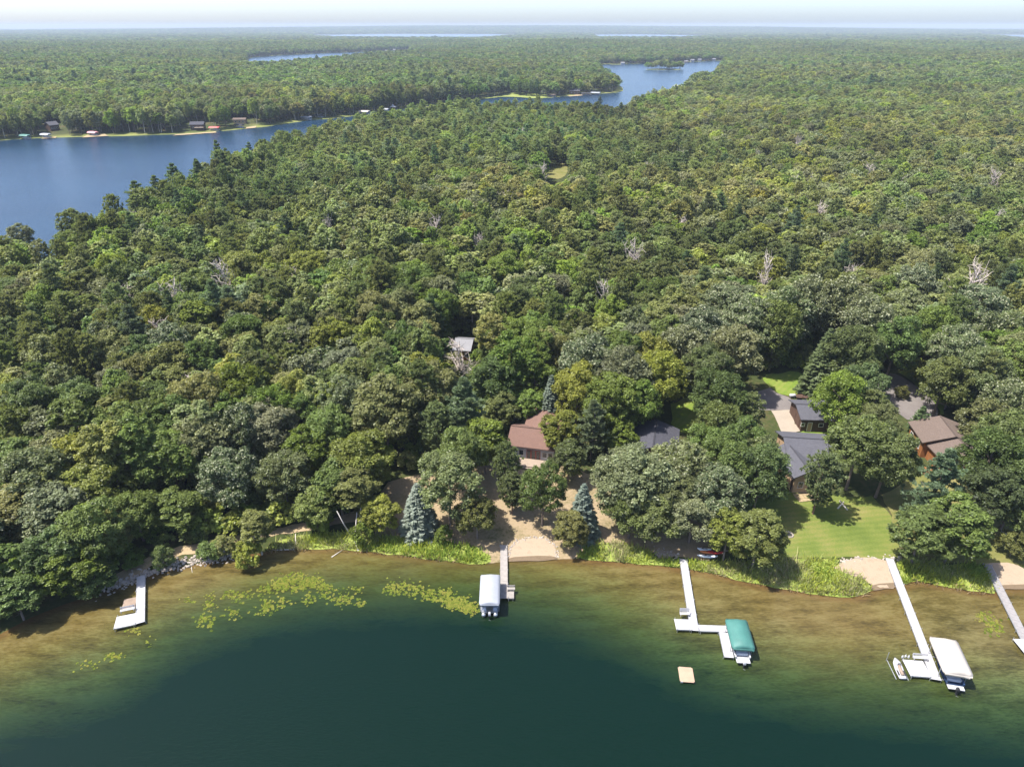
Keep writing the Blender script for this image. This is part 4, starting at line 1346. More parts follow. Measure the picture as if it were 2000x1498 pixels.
M['grass_blade'] = blade_material()
REEDS = [[(520, 1074), (545, 1052), (640, 1040), (700, 1040), (760, 1046), (800, 1052), (850, 1056), (920, 1066), (956, 1082), (956, 1103), (900, 1100), (850, 1095), (780, 1085), (700, 1074), (600, 1073)],
         [(1128, 1090), (1150, 1062), (1200, 1060), (1262, 1072), (1280, 1090), (1325, 1094), (1332, 1110), (1270, 1105), (1200, 1098)],
         [(1344, 1094), (1400, 1098), (1470, 1098), (1530, 1094), (1640, 1092), (1632, 1108), (1682, 1130), (1706, 1152), (1676, 1166), (1620, 1165), (1560, 1156), (1500, 1146), (1450, 1136), (1400, 1123), (1345, 1112)],
         [(1752, 1092), (1800, 1094), (1865, 1104), (1922, 1104), (1944, 1150), (1940, 1160), (1850, 1148), (1788, 1135), (1764, 1142), (1758, 1130)]]
for q in REEDS:
    sheet('grassy_bank', q, M['tall_floor'], .07, rag=.25)
grass_tufts('tall_shore_grass', REEDS, 52, .8, [(.16, .235, .04), (.22, .30, .05), (.33, .37, .055), (.28, .31, .10), (.38, .35, .18)], 'tall bright green grass and reeds along the shore')
grass_tufts('dry_reed_fringe', [[(520, 1082), (520, 1073), (640, 1068), (780, 1080), (900, 1096), (900, 1103), (780, 1089), (640, 1076)], [(1400, 1116), (1560, 1150), (1690, 1160), (1690, 1168), (1560, 1161), (1400, 1127)],
            [(1780, 1133), (1850, 1142), (1944, 1152), (1944, 1168), (1850, 1156), (1785, 1141)]], 14, .6, [(.24, .17, .10), (.30, .22, .13), (.18, .15, .07)], 'dry tan reed stalks at the water edge')


def scatter_rocks(name, line, n, spread, smin, smax, label, off=(0, 0)):
    base = bmesh.new()
    bmesh.ops.create_icosphere(base, subdivisions=1, radius=1)
    bv = np.array([tuple(v.co) for v in base.verts])
    bf = np.array([[v.index for v in f.verts] for f in base.faces])
    base.free()
    pl = [ground(*q)[:2] for q in line]
    seg = [math.dist(a, b) for a, b in zip(pl, pl[1:])]
    V, Fc = [], []
    for i in range(n):
        t = random.random() * sum(seg)
        k = 0
        while t > seg[k] and k < len(seg) - 1:
            t -= seg[k]
            k += 1
        a, b = np.array(pl[k]), np.array(pl[k + 1])
        p = a + (b - a) * t / seg[k] + rng.normal(size=2) * spread + np.array(off)
        s = random.uniform(smin, smax)
        v = bv * (rng.uniform(.65, 1.2, 3) * s) * (1 + rng.normal(size=(len(bv), 1)) * .14)
        c, sn = math.cos(i), math.sin(i)
        v[:, :2] = v[:, :2] @ np.array([[c, sn], [-sn, c]])
        V.append(v + np.array([p[0], p[1], max(h1(*p), -.1) + s * .3]))
        Fc.append(bf + i * len(bv))
    tag(link(name, np_mesh(name, np.concatenate(V), np.concatenate(Fc), M['rock'])), label, kind='stuff')


scatter_rocks('riprap_rocks', [(205, 1156), (225, 1148), (268, 1131), (290, 1123), (330, 1111), (390, 1100), (430, 1093), (458, 1085)], 520, .7, .10, .28, 'pale rip-rap stones along the bank beside the white dock', (0, .5))
scatter_rocks('beach_edging_stones', [(994, 1090), (996, 1070), (1012, 1056), (1040, 1050), (1068, 1052), (1084, 1066), (1090, 1092)], 110, .18, .10, .2, 'pale stones edging the sandy beach')
scatter_rocks('bank_stones', [(1640, 1100), (1660, 1092), (1730, 1089), (1752, 1092), (1780, 1094)], 80, .3, .1, .24, 'small pale stones above the right sandy beach')
scatter_rocks('rubble_stones', [(1278, 1082), (1300, 1081), (1322, 1088)], 80, .6, .08, .2, 'pale rubble beside the white dock with the bench')


def lily_pads():
    V, Fc, o = [], [], 0
    lines = [([(322, 1192), (370, 1182), (420, 1172), (480, 1160), (545, 1148), (600, 1142), (660, 1150), (705, 1166)], 8.0, 560), ([(362, 1222), (400, 1214), (440, 1204), (500, 1190), (560, 1172), (630, 1168), (700, 1178)], 6.0, 420),
             ([(545, 1140), (570, 1133), (600, 1130), (630, 1146)], 6.0, 420), ([(755, 1152), (800, 1146), (830, 1158), (865, 1166)], 6.5, 380), ([(862, 1160), (890, 1172), (925, 1190)], 6.5, 330), ([(870, 1176), (920, 1188)], 4.5, 200),
             ([(163, 1302), (190, 1292), (225, 1276)], 2.5, 46), ([(290, 1253), (297, 1249)], 1.5, 10), ([(250, 1232), (282, 1226)], 2, 26), ([(218, 1282), (232, 1276)], 3, 34),
             ([(1912, 1203), (1930, 1208), (1950, 1216)], 3.5, 70), ([(1925, 1222), (1950, 1228), (1968, 1230)], 2.5, 60)]
    cs = []
    for ln, sp, n in lines:
        seg = [math.dist(a, b) for a, b in zip(ln, ln[1:])]
        nc = max(2, n // 14)
        cen = []
        for _ in range(nc):
            t = random.random() * sum(seg)
            k = 0
            while t > seg[k] and k < len(seg) - 1:
                t -= seg[k]
                k += 1
            f = t / seg[k]
            cen.append((ln[k][0] + (ln[k + 1][0] - ln[k][0]) * f + random.gauss(0, sp), ln[k][1] + (ln[k + 1][1] - ln[k][1]) * f + random.gauss(0, sp * .7)))
        for _ in range(n):
            c = random.choice(cen)
            if random.random() < .22:
                continue
            cs.append(at(c[0] + random.gauss(0, 8), c[1] + random.gauss(0, 5.5), 0))
    T = []
    for x, y in cs:
        r_, a0 = random.uniform(.10, .25), random.random() * 6.28
        ring = [(x + r_ * math.cos(a0 + k * .87), y + r_ * math.sin(a0 + k * .87), .02 + random.uniform(0, .03)) for k in range(7)]
        V += ring + [(x, y, .03)]
        for k in range(6):
            Fc.append((o + 7, o + k, o + k + 1))
        c = random.choice([(.13, .165, .024), (.175, .19, .035), (.09, .12, .02), (.21, .20, .045)])
        g = random.uniform(.8, 1.15)
        T += [[c[0] * g, c[1] * g, c[2] * g]] * 6
        o += 8
    me = np_mesh('lily_pads', np.array(V), np.array(Fc), M['grass_blade'], {'tint': ('FACE', np.array(T))})
    tag(link('lily_pads', me), 'yellow-green lily pads floating in patches off the shore', kind='stuff')


lily_pads()


def undergrowth():
    """Low bushes under the wood, down to the bank."""
    xs, ys = np.meshgrid(np.arange(-260, 260, 3.0), np.arange(62, 340, 3.0))
    p = np.c_[xs.ravel(), ys.ravel()]
    p += rng.uniform(-1.2, 1.2, p.shape)
    z = height(p)
    a, b, _ = proj(p[:, 0], p[:, 1], z)
    ab = np.c_[a, b]
    m = (lake_sd(p) > 2.2) & ~inside(ab, NO_FILL) & (a > -80) & (a < 2080)
    for k in KEEP_VISIBLE:
        m &= ~inside(ab, k)
        m &= ~inside(np.c_[a, b - 14], k)
    p, z = p[m], z[m]
    return p, z


UP, UZ = undergrowth()
P, Z = np.concatenate([P, UP]), np.concatenate([Z, UZ])
nu = len(UP)
kind = np.concatenate([kind, np.full(nu, 5)])
KINDS.append('shrub')
H = np.concatenate([H, rng.uniform(1.6, 5.0, nu)])
W = np.concatenate([W, rng.uniform(2.8, 5.2, nu)])
BAND2 = np.concatenate([BAND2, np.full(nu, 40)])
stand, warm = np.concatenate([stand, np.ones(nu)]), np.concatenate([warm, np.full(nu, .5)])
tint = np.concatenate([tint, rng.choice(['yellow', 'bright', 'green', 'olive', 'bright'], nu)])
sel_u = np.concatenate([np.zeros(len(single), bool), np.ones(nu, bool)])
forest('undergrowth', sel_u, 2, 'low leafy bushes filling the floor of the wood')

# ------------------------------------------------------------------ docks
DECK_Z = .55


def dock_frame(px0, px1, z=DECK_Z):
    a, b = Vector(at(*px0, z)), Vector(at(*px1, z))
    return a, b, (b - a).length, math.atan2(b.y - a.y, b.x - a.x)


def panel_data(L, W_, mat, n):
    """One drop-in deck panel: boards side by side with open joints."""
    m = MB()
    bw = L / n
    for i in range(n):
        m.box((-L / 2 + bw * (i + .5), 0, random.uniform(-.004, .004)), (bw - .016, W_ - .02, .05))
    return m.data('deck_panel', mat)


def run_of_panels(root, a, b, width, mat, plen=1.22, posts=True, boards=6, skip=0.0):
    """Deck panels from a to b (plan points) with side rails and pipe posts; ROOT stands at the world origin of the dock."""
    d = b - a
    L, ang = d.length, math.atan2(d.y, d.x)
    n = max(1, round(L / plen))
    step = L / n
    data = panel_data(step - .02, width - .10, mat, boards)
    inv = root.matrix_basis.inverted()
    u, w = d.normalized(), Vector((-d.y, d.x)).normalized()
    for i in range(n):
        c = a + u * step * (i + .5)
        o = link('deck_panel', data, root)
        o.location = inv @ Vector((c.x, c.y, DECK_Z - .025))
        o.rotation_euler = (0, 0, ang - root.rotation_euler.z)
    for s in (-1, 1):
        c = (a + b) / 2 + w * s * (width / 2 - .025)
        o = MB().box((0, 0, 0), (L, .045, .16)).build('side_rail', M['metal'] if mat is not M['dock_pale'] else mat, root)
        o.location = inv @ Vector((c.x, c.y, DECK_Z - .09))
        o.rotation_euler = (0, 0, ang - root.rotation_euler.z)
    if posts:
        pd = MB().tube([(0, 0, -1.4), (0, 0, DECK_Z + .22)], [.035, .035], 6).data('post', M['metal'])
        k = max(1, round(L / 3.0))
        for i in range(k + 1):
            for s in (-1, 1):
                c = a + u * (L * i / k if 0 < i < k else (.15 if i == 0 else L - .15)) + w * s * (width / 2 + .04)
                o = link('post', pd, root)
                o.location = inv @ Vector((c.x, c.y, 0))


def dock_root(label, a):
    r = thing('dock', label, 'dock', (a.x, a.y, 0), 0, 'docks along the shore')
    bpy.context.view_layer.update()
    return r


def V2(px, z=DECK_Z):
    return Vector(at(px[0], px[1], z))


def bench(name, label, loc, rz, W_=1.5, mat='dock_white', high=False):
    r = thing(name, label, 'bench', loc, rz, 'benches on the docks')
    for i in range(3):
        MB().box((0, -.05 + .15 * i, .43), (W_, .125, .035)).build('seat_slat', M[mat], r)
    for i in range(2 if not high else 4):
        MB().box((0, .36 + .03 * i, .60 + .15 * i), (W_, .03, .12), rx=-.2).build('back_slat', M[mat], r)
    for s in (-1, 1):
        m = MB().box((s * (W_ / 2 - .12), .1, .2), (.06, .5, .06)).box((s * (W_ / 2 - .12), -.1, .2), (.06, .06, .4)).box((s * (W_ / 2 - .12), .33, .45), (.06, .06, .9))
        m.build('leg', M[mat], r)
    return r


# white L-shaped dock, left
a, b = V2((275.5, 1124)), V2((273.5, 1216))
u_ = (b - a).normalized()
d1 = dock_root('white L-shaped dock reaching out from the rip-rap bank', a)
run_of_panels(d1, a, b, 1.22, M['dock_white'])
e0, e1 = V2((266, 1207.5)), V2((224.5, 1216))
run_of_panels(d1, e0, e1, 2.35, M['dock_white'], 1.15)
c = V2((250, 1195))
bench('bench', 'white bench with a back on the white L-shaped dock', (c.x, c.y, DECK_Z), math.atan2((e0 - e1).y, (e0 - e1).x), 1.9)
c = V2((253, 1178), .3)
t = thing('swim_platform', 'weathered tan wooden platform beside the white L-shaped dock', 'platform', (c.x, c.y, 0), math.atan2((e0 - e1).y, (e0 - e1).x))
for i in range(9):
    MB().box((-.78 + .195 * i, 0, .32), (.18, 2.1, .04)).build('board', M['tan_board'], t)
for s in (-1, 1):
    MB().box((0, s * .8, .25), (1.75, .08, .1)).build('beam', M['tan_board'], t)
    for q in (-.8, .8):
        MB().tube([(q, s * .9, -1.0), (q, s * .9, .3)], [.04, .04], 6).build('post', M['metal'], t)

# plank dock by the sandy beach
a, b = V2((984, 1064)), V2((984.3, 1168))
d2 = dock_root('narrow pale plank dock beside the sandy beach', a)
run_of_panels(d2, a, b, 1.15, M['dock_pale'], 1.2, boards=8)
e0, e1 = V2((991.5, 1159)), V2((1004, 1159))
run_of_panels(d2, e0, e1, 1.85, M['dock_pale'], 1.1, boards=8)
c = V2((998, 1153))
bench('bench', 'pale wooden bench at the end of the plank dock', (c.x, c.y - .1, DECK_Z), 0, 1.2, 'dock_pale')

# white zig-zag dock
a, b = V2((1334.5, 1091)), V2((1356.5, 1231))
d3 = dock_root('white stepped dock leading to the teal-covered boat', a)
run_of_panels(d3, a, b, 1.22, M['dock_white'])
e0, e1 = V2((1350, 1219.5)), V2((1318.5, 1218.5))
run_of_panels(d3, e0, e1, 1.95, M['dock_white'], 1.2)
e0, e1 = V2((1364.5, 1225.8)), V2((1421, 1227.5))
run_of_panels(d3, e0, e1, 1.15, M['dock_white'], 1.2)
e0, e1 = V2((1413, 1234)), V2((1424, 1283.5))
run_of_panels(d3, e0, e1, 1.3, M['dock_white'], 1.2)
c = V2((1337, 1203))
bench('bench', 'white bench with gaps in its back on the stepped dock', (c.x, c.y, DECK_Z), 0, 1.4, high=True)

# long white dock
a, b = V2((1737, 1090)), V2((1829, 1327))
d4 = dock_root('long white dock with a square end platform', a)
run_of_panels(d4, a, b, 1.25, M['dock_white'])
wdir = (b - a).normalized()
perp = Vector((-wdir.y, wdir.x))
pl0, pl1 = V2((1811, 1306)), V2((1770, 1303))
run_of_panels(d4, pl0, pl1, 2.65, M['dock_white'], 1.2)
c = V2((1797, 1289))
bench('bench', 'white bench with a solid back on the long white dock', (c.x, c.y, DECK_Z), math.atan2((pl0 - pl1).y, (pl0 - pl1).x), 1.9)
for i, q in enumerate(((1762, 1284), (1768, 1283), (1774, 1284))):
    c = V2(q)
    o = MB().tube([(0, 0, 0), (0, 0, .28), (0, 0, .34), (0, 0, .5)], [.12, .12, .05, .04], 8).build('bumper', M['hull_white'])
    o.location = (c.x, c.y, DECK_Z)
    tag(o,
        ('left', 'middle', 'right')[i] + ' white capped bumper post by the jet ski', 'bumper', 'white bumper posts at the platform corner')


# grey dock at the right edge
a, b = V2((1928, 1101)), V2((2010, 1262))
d5 = dock_root('weathered grey dock from the far sandy beach', a)
run_of_panels(d5, a, b, 1.2, M['dock_grey'])
run_of_panels(d5, V2((1990, 1262)), V2((2030, 1262)), 2.6, M['dock_white'], 1.2)


# ------------------------------------------------------------------ boats and lifts
def canopy_shell(L, W_, side, rise, nose, drop=.0):
    """Ridged fabric canopy; both ends slope down, NOSE is the length of the sloped ends."""
    rows = []
    for y, k in ((-L / 2, .0), (-L / 2 + nose * .35, .62), (-L / 2 + nose, 1), (-L / 6, .97), (L / 6, .985), (L / 2 - nose, 1), (L / 2 - nose * .35, .62), (L / 2, .0)):
        w = W_ / 2 * (.90 + .1 * min(1, k * 1.5))
        pr = []
        for q in (-1, -1, -.72, -.36, 0, .36, .72, 1, 1):
            pr.append([q * w, y, side + rise * k * (1 - abs(q) ** 1.7)])
        pr[0][2] -= .28
        pr[-1][2] -= .28
        rows.append(pr)
    return rows


def boat_lift(label, front, back, W_, cloth, zc, rise, nose, cat='boat lift'):
    """Canopy lift; front (shore end) and back are pixels of the canopy's centre line at height zc."""
    f_, b_ = Vector(at(*front, zc)), Vector(at(*back, zc))
    d = f_ - b_
    L = d.length
    c = (f_ + b_) / 2
    r = thing('boat_lift', label, cat, (c.x, c.y, 0), math.atan2(d.y, d.x) - math.pi / 2, 'canopied boat lifts')
    rows = canopy_shell(L, W_, zc - .1, rise, nose)
    m = MB()
    m.loft([[tuple(q) for q in row] for row in rows], close=False)
    m.f = [q for q in m.f if not ({q[0] % 9, q[1] % 9} == {0, 8})]
    m.m = [0] * len(m.f)
    for row, sgn in ((0, 1), (len(rows) - 1, -1)):      # end flaps
        top = rows[row]
        vs = [tuple(q) for q in top] + [(q[0], q[1], top[0][2] - .12) for q in top]
        m.add(vs, [(k, k + 1, k + 10, k + 9) for k in range(8)])
    cv = m.build('canopy', cloth, r, smooth=True)
    cv.data.materials.append(cloth)
    md = cv.modifiers.new('thick', 'SOLIDIFY')
    md.thickness = .03
    for sx in (-1, 1):
        for sy in (-1, 1):
            MB().tube([(sx * (W_ / 2 - .12), sy * L * .31, -1.5), (sx * (W_ / 2 - .12), sy * L * .31, zc - .25)], [.05, .05], 6).build('post', M['metal'], r)
        MB().box((sx * (W_ / 2 - .12), 0, zc - .3), (.06, L * .94, .06)).build('top_rail', M['metal'], r)
        MB().box((sx * (W_ / 2 - .2), 0, .12), (.1, L * .66, .12)).build('cradle_beam', M['metal'], r)
    for sy in (-1, 1):
        MB().box((0, sy * L * .31, .02), (W_ - .2, .1, .1)).build('cross_beam', M['metal'], r)
    return r, c, L, math.atan2(d.y, d.x) - math.pi / 2


def outboard(parent, y, z, cowl):
    o = MB().loft([[(sx * .17, y + sy * .22, z + k) for sx, sy in ((-1, -1), (1, -1), (1, 1), (-1, 1))] for k in (.25, .5)] + [[(sx * .12, y + sy * .16, z + .68) for sx, sy in ((-1, -1), (1, -1), (1, 1), (-1, 1))]]).build('outboard_motor', cowl, parent)
    MB().loft([[(-.06, y - .12, z - .55), (.06, y - .12, z - .55), (.06, y + .14, z - .55), (-.06, y + .14, z - .55)], [(-.1, y - .15, z + .25), (.1, y - .15, z + .25), (.1, y + .18, z + .25), (-.1, y + .18, z + .25)]]).build('drive_leg', M['dark'], o)
    MB().tube([(0, y - .32, z - .5), (0, y + .2, z - .5)], [.03, .09], 8).build('gearcase', M['dark'], o)
    for k in range(3):
        MB().box((math.cos(k * 2.09) * .1, y - .34, z - .5 + math.sin(k * 2.09) * .1), (.14, .02, .06), 0).build('propeller_blade', M['metal'], o)


def pontoon(label, c, L, rz, off=0.0):
    r = thing('pontoon_boat', label, 'boat', (c.x, c.y, 0), rz)
    y0, y1 = -L / 2 + off, L / 2 - .6
    for sx in (-1, 1):
        MB().tube([(sx * .85, y0, .42), (sx * .85, y0 + .15, .42), (sx * .85, y1 - .8, .42), (sx * .85, y1, .62)], [.2, .32, .32, .06], 10).build('pontoon', M['alum'], r, True)
    MB().box((0, (y0 + y1) / 2, .80), (2.35, y1 - y0 - .5, .09)).build('deck', M['alum'], r)
    for sx in (-1, 1):
        MB().box((sx * 1.12, (y0 + y1) / 2 + .2, 1.18), (.05, y1 - y0 - 1.3, .62)).build('fence_panel', M['vinyl'], r)
        MB().box((sx * .78, y0 + 1.3, 1.05), (.55, 1.2, .42)).build('seat', M['vinyl'], r)
    MB().box((.6, .2, 1.2), (.7, .5, .75)).build('helm_console', M['hull_white'], r)
    outboard(r, y0 - .12, .55, M['hull_white'])
    return r


def runabout(label, c, L, rz, hull, off, W_=2.2):
    r = thing('motor_boat', label, 'boat', (c.x, c.y, 0), rz)
    st = []
    for y, w, k, top in ((-L / 2, .92, .30, 1.02), (-L / 4, 1, .25, 1.05), (0, 1, .25, 1.1), (L / 4, .82, .32, 1.2), (L / 2 - .5, .42, .55, 1.3), (L / 2, .06, .95, 1.34)):
        w *= W_ / 2
        st.append([(-w, y + off, top), (-w * .9, y + off, k + .3), (0, y + off, k), (w * .9, y + off, k + .3), (w, y + off, top), (w * .84, y + off, top + .02), (w * .8, y + off, top - .45), (-w * .8, y + off, top - .45), (-w * .84, y + off, top + .02)])
    MB().loft(st).build('hull', hull, r)
    MB().box((0, -L / 2 + off - .32, .62), (W_ * .8, .62, .1)).build('swim_deck', M['hull_white'], r)
    for s in (-1, 1):
        MB().box((s * .5, -L * .1 + off, .95), (.6, .6, .5)).build('seat', M['vinyl'], r)
    MB().box((0, -L / 2 + .8 + off, .92), (W_ * .7, .6, .4)).build('bench_seat', M['vinyl'], r)
    MB().box((0, L * .12 + off, 1.38), (W_ * .72, .04, .4), rx=-.5).build('windscreen', M['glass'], r)
    outboard(r, -L / 2 + off - .85, .5, M['dark'] if hull is M['hull_blue'] else M['hull_white'])
    return r


lr, c, L, rz = boat_lift('boat lift with a rounded pale canopy beside the plank dock', (958, 1121), (955.8, 1179), 2.95, M['canvas_white'], 2.6, .42, .55)
pontoon('pontoon boat parked under the pale canopy, its motor at the open end', c, L + .1, rz, -.15)
lr, c, L, rz = boat_lift('boat lift with a ridged teal canopy at the stepped dock', (1437.5, 1208), (1453.5, 1266), 3.0, M['canvas_teal'], 2.3, .62, .9)
runabout('white motor boat under the teal canopy, its stern showing', c, L, rz, M['hull_white'], -.3)
lr, c, L, rz = boat_lift('boat lift with a large cream canopy beside the long white dock', (1842, 1245), (1874, 1317), 3.5, M['canvas_cream'], 2.6, .72, 1.2)
runabout('dark blue motor boat under the cream canopy', c, L, rz, M['hull_blue'], -.05, 2.4)


def jet_ski():
    c0 = V2((1755, 1306), .3)
    d = V2((1748, 1290), .3) - V2((1763, 1323), .3)
    r = thing('jet_ski', 'white jet ski floating at the platform of the long dock', 'jet ski', (c0.x, c0.y, 0), math.atan2(d.y, d.x) - math.pi / 2)
    L, st = 3.1, []
    for y, w, z0, top in ((-L / 2, .48, .12, .5), (-L / 4, .56, .06, .56), (0, .58, .05, .62), (L / 4, .5, .08, .72), (L / 2 - .35, .28, .2, .74), (L / 2, .05, .45, .66)):
        st.append([(-w, y, top - .15), (-w * .7, y, z0 + .1), (0, y, z0), (w * .7, y, z0 + .1), (w, y, top - .15), (w * .75, y, top), (-w * .75, y, top)])
    MB().loft(st).build('hull', M['hull_white'], r, True)
    MB().loft([[(-.2, -1.25, .5), (.2, -1.25, .5), (.14, -1.25, .86), (-.14, -1.25, .86)], [(-.22, -.4, .5), (.22, -.4, .5), (.16, -.4, .80), (-.16, -.4, .80)], [(-.2, .15, .5), (.2, .15, .5), (.13, .15, .92), (-.13, .15, .92)]]).build('seat', M['tan_board'], r, True)
    MB().loft([[(-.34, .3, .6), (.34, .3, .6), (.2, .3, 1.0), (-.2, .3, 1.0)], [(-.24, 1.15, .65), (.24, 1.15, .65), (.1, 1.15, .78), (-.1, 1.15, .78)]]).build('hood', M['hull_white'], r, True)
    MB().tube([(-.36, .2, 1.02), (0, .32, 1.0), (.36, .2, 1.02)], [.03, .035, .03], 6).build('handlebar', M['dark'], r)
    for s in (-1, 1):
        MB().box((s * .4, -.55, .57), (.2, 1.4, .03)).build('footwell_mat', M['dark'], r)
    t = thing('lift_frame', 'slim pipe frame of the jet ski lift, standing in the water', 'lift', (c0.x, c0.y, 0), math.atan2(d.y, d.x) - math.pi / 2)
    MB().tube([(-.95, 1.5, -1), (-.95, 1.5, 1.5)], [.045, .045], 6).build('post', M['metal'], t)
    MB().tube([(-.85, 1.5, .05), (-.75, -1.5, .05)], [.05, .05], 6).build('rail', M['metal'], t)
    MB().tube([(.75, 1.5, .05), (.75, -1.5, .05)], [.05, .05], 6).build('rail', M['metal'], t)


jet_ski()
p0, p1, p2 = Vector(at(1343, 1303, .3)), Vector(at(1340, 1330.5, .3)), Vector(at(1354, 1320, .3))
c = Vector(at(1340.3, 1317, .3))
t = thing('swim_raft', 'tan wooden swim raft floating out past the stepped dock', 'raft', (c.x, c.y, 0), R(-5))
for i in range(13):
    MB().box((-.87 + .145 * i, 0, .30 + random.uniform(-.004, .004)), (.135, 2.35 if 0 < i < 12 else 2.15, .045)).build('board', M['raft_wood'], t)
for s in (-1, 1):
    MB().box((s * .8, 0, .22), (.1, 2.2, .12)).build('frame_beam', M['raft_wood'], t)
    MB().tube([(s * .6, -1.0, .05), (s * .6, 1.0, .05)], [.2, .2], 8).build('float', M['dark'], t)
MB().box((-.72, -1.2, .26), (.3, .08, .2)).build('ladder', M['metal'], t)


def kayak(label, px, rz, mat, L, W_, up=.0, deck=None):
    x, y, z = ground(*px)
    r = thing('kayak', label, 'kayak', (x, y, z + up), rz, 'small boats stacked on the bank')
    st = []
    for y_, w, zz in ((-.5, .05, .2), (-.36, .6, .06), (-.15, .95, .0), (.1, 1, .0), (.34, .65, .06), (.5, .05, .22)):
        w *= W_ / 2
        st.append([(y_ * L, -w, .26 + zz * .5), (y_ * L, -w * .6, zz), (y_ * L, w * .6, zz), (y_ * L, w, .26 + zz * .5), (y_ * L, w * .4, .34 + zz * .5), (y_ * L, -w * .4, .34 + zz * .5)])
    MB().loft(st).build('hull', mat, r, True)
    MB().tube([(-.5 + q * .25, math.sin(q * .785) * W_ * .26 * 1.0, .36) for q in range(5)] + [(.5 - q * .25, -math.sin(q * .785) * W_ * .26, .36) for q in range(5)], [.03] * 10, 5).build('cockpit_rim', M['dark'], r)
    MB().box((-.25, 0, .30), (.12, W_ * .4, .26)).build('seat', M['dark'], r)


kayak('white kayak lowest on the grassy bank below the red one', (1381, 1089), R(-5), M['white_plastic'], 3.2, .75, .12)
kayak('orange kayak between the white and the red ones', (1385, 1082), R(-4), M['orange_plastic'], 3.0, .72, .2)
kayak('red kayak partly under the yellow-green maple', (1397, 1083.5), R(-3), M['red_plastic'], 2.6, .7, .3)
kayak('upturned white canoe behind the orange kayak', (1375, 1076), R(-8), M['white_plastic'], 2.2, .7, .15)
x, y, z = ground(1385, 1087)
t = thing('boat_rack', 'low dark rack under the kayaks on the bank', 'rack', (x, y, z), R(-4))
for s in (-1, 0, 1):
    MB().box((s * 1.2, .1, .05), (.09, 1.9, .1)).build('rail', M['brown_wood'], t)

# ------------------------------------------------------------------ shore wood, logs, fire ring, chairs
def log(label, pts, r0, r1, mat, name='fallen_log', grp='bleached logs on the shore'):
    q = []
    for p in pts:
        x, y, z = ground(p[0], p[1], p[2])
        q.append((x, y, max(z, 0) + p[2]))
    n = len(q)
    b = q[0]
    o = MB().tube([tuple(Vector(v) - Vector(b)) for v in q], [r0 + (r1 - r0) * i / (n - 1) for i in range(n)], 7).build(name, mat, None, True)
    o.location = b
    tag(o, label, 'log', grp)


log('white birch trunk leaning across the bank toward the water', [(658, 998, 5.5), (672, 1024, 2.6), (684, 1043, .6)], .06, .14, M['birch'])
log('white birch trunk fallen down the bank into the water', [(697, 1000, 4.0), (694, 1038, .8), (692, 1054, .4), (700, 1076, .05)], .08, .13, M['birch'])
log('short upright bleached stub at the grassy bank', [(577, 1042, 1.2), (578, 1070, .05)], .06, .1, M['driftwood'])
log('long driftwood pole lying at the edge of the grassy bank', [(532, 1074, .1), (576, 1073, .15)], .06, .09, M['driftwood'])
log('driftwood stick lying in the shallow water off the birch trunks', [(648, 1090, .05), (668, 1075, .1)], .09, .05, M['driftwood'])
log('pale log lying on the lawn by the round-topped pine', [(1640, 978, .15), (1655, 996, .15)], .16, .13, M['driftwood'])
log('second pale log on the lawn, tilted toward the dark oak', [(1636, 993, .15), (1648, 980, .15)], .14, .12, M['driftwood'])
log('thin pale branch in the water below the rip-rap', [(374, 1107, .1), (376, 1120, .02)], .05, .03, M['driftwood'])
x, y, z = ground(1540, 1045)
t = thing('fire_ring', 'round stone fire ring with dark ash on the striped lawn', 'fire pit', (x, y, z + .05))
MB().tube([(0, 0, 0), (0, 0, .09)], [.6, .55], 18).build('ash_bed', M['dark'], t)
sd_ = MB().loft([[(-.14, -.1, 0), (.14, -.1, 0), (.14, .1, 0), (-.14, .1, 0)], [(-.12, -.09, .2), (.12, -.08, .2), (.11, .08, .2), (-.12, .09, .2)]]).data('stone', M['rock'])
for k in range(14):
    o = link('stone', sd_, t)
    o.location = (math.cos(k * .449) * .68, math.sin(k * .449) * .68, 0)
    o.rotation_euler = (0, 0, k * .449 + 1.57 + random.uniform(-.15, .15))
x, y, z = ground(1967, 1047)
t = thing('lounge_chair', 'white lounge chair on the dry lawn at the right', 'lounge chair', (x, y, z + .05), R(-28))
for i in range(9):
    MB().box((-.75 + i * .17, 0, .34), (.14, .62, .03)).build('slat', M['hull_white'], t)
for i in range(4):
    MB().box((-.88 - .07 * i, 0, .42 + .14 * i), (.03, .62, .12)).build('back_slat', M['hull_white'], t)
for s in (-1, 1):
    for q in (-.7, .6):
        MB().box((q, s * .28, .16), (.06, .06, .32)).build('leg', M['hull_white'], t)

# ------------------------------------------------------------------ houses
def uv_roof(o):
    me = o.data
    uv = me.uv_layers.new(name='UVMap')
    for p in me.polygons:
        n = p.normal
        t_ = Vector((-n.y, n.x, 0))
        t_ = t_.normalized() if t_.length > 1e-4 else Vector((1, 0, 0))
        b_ = n.cross(t_)
        for li in p.loop_indices:
            co = me.vertices[me.loops[li].vertex_index].co
            uv.data[li].uv = (co.dot(t_), co.dot(b_))


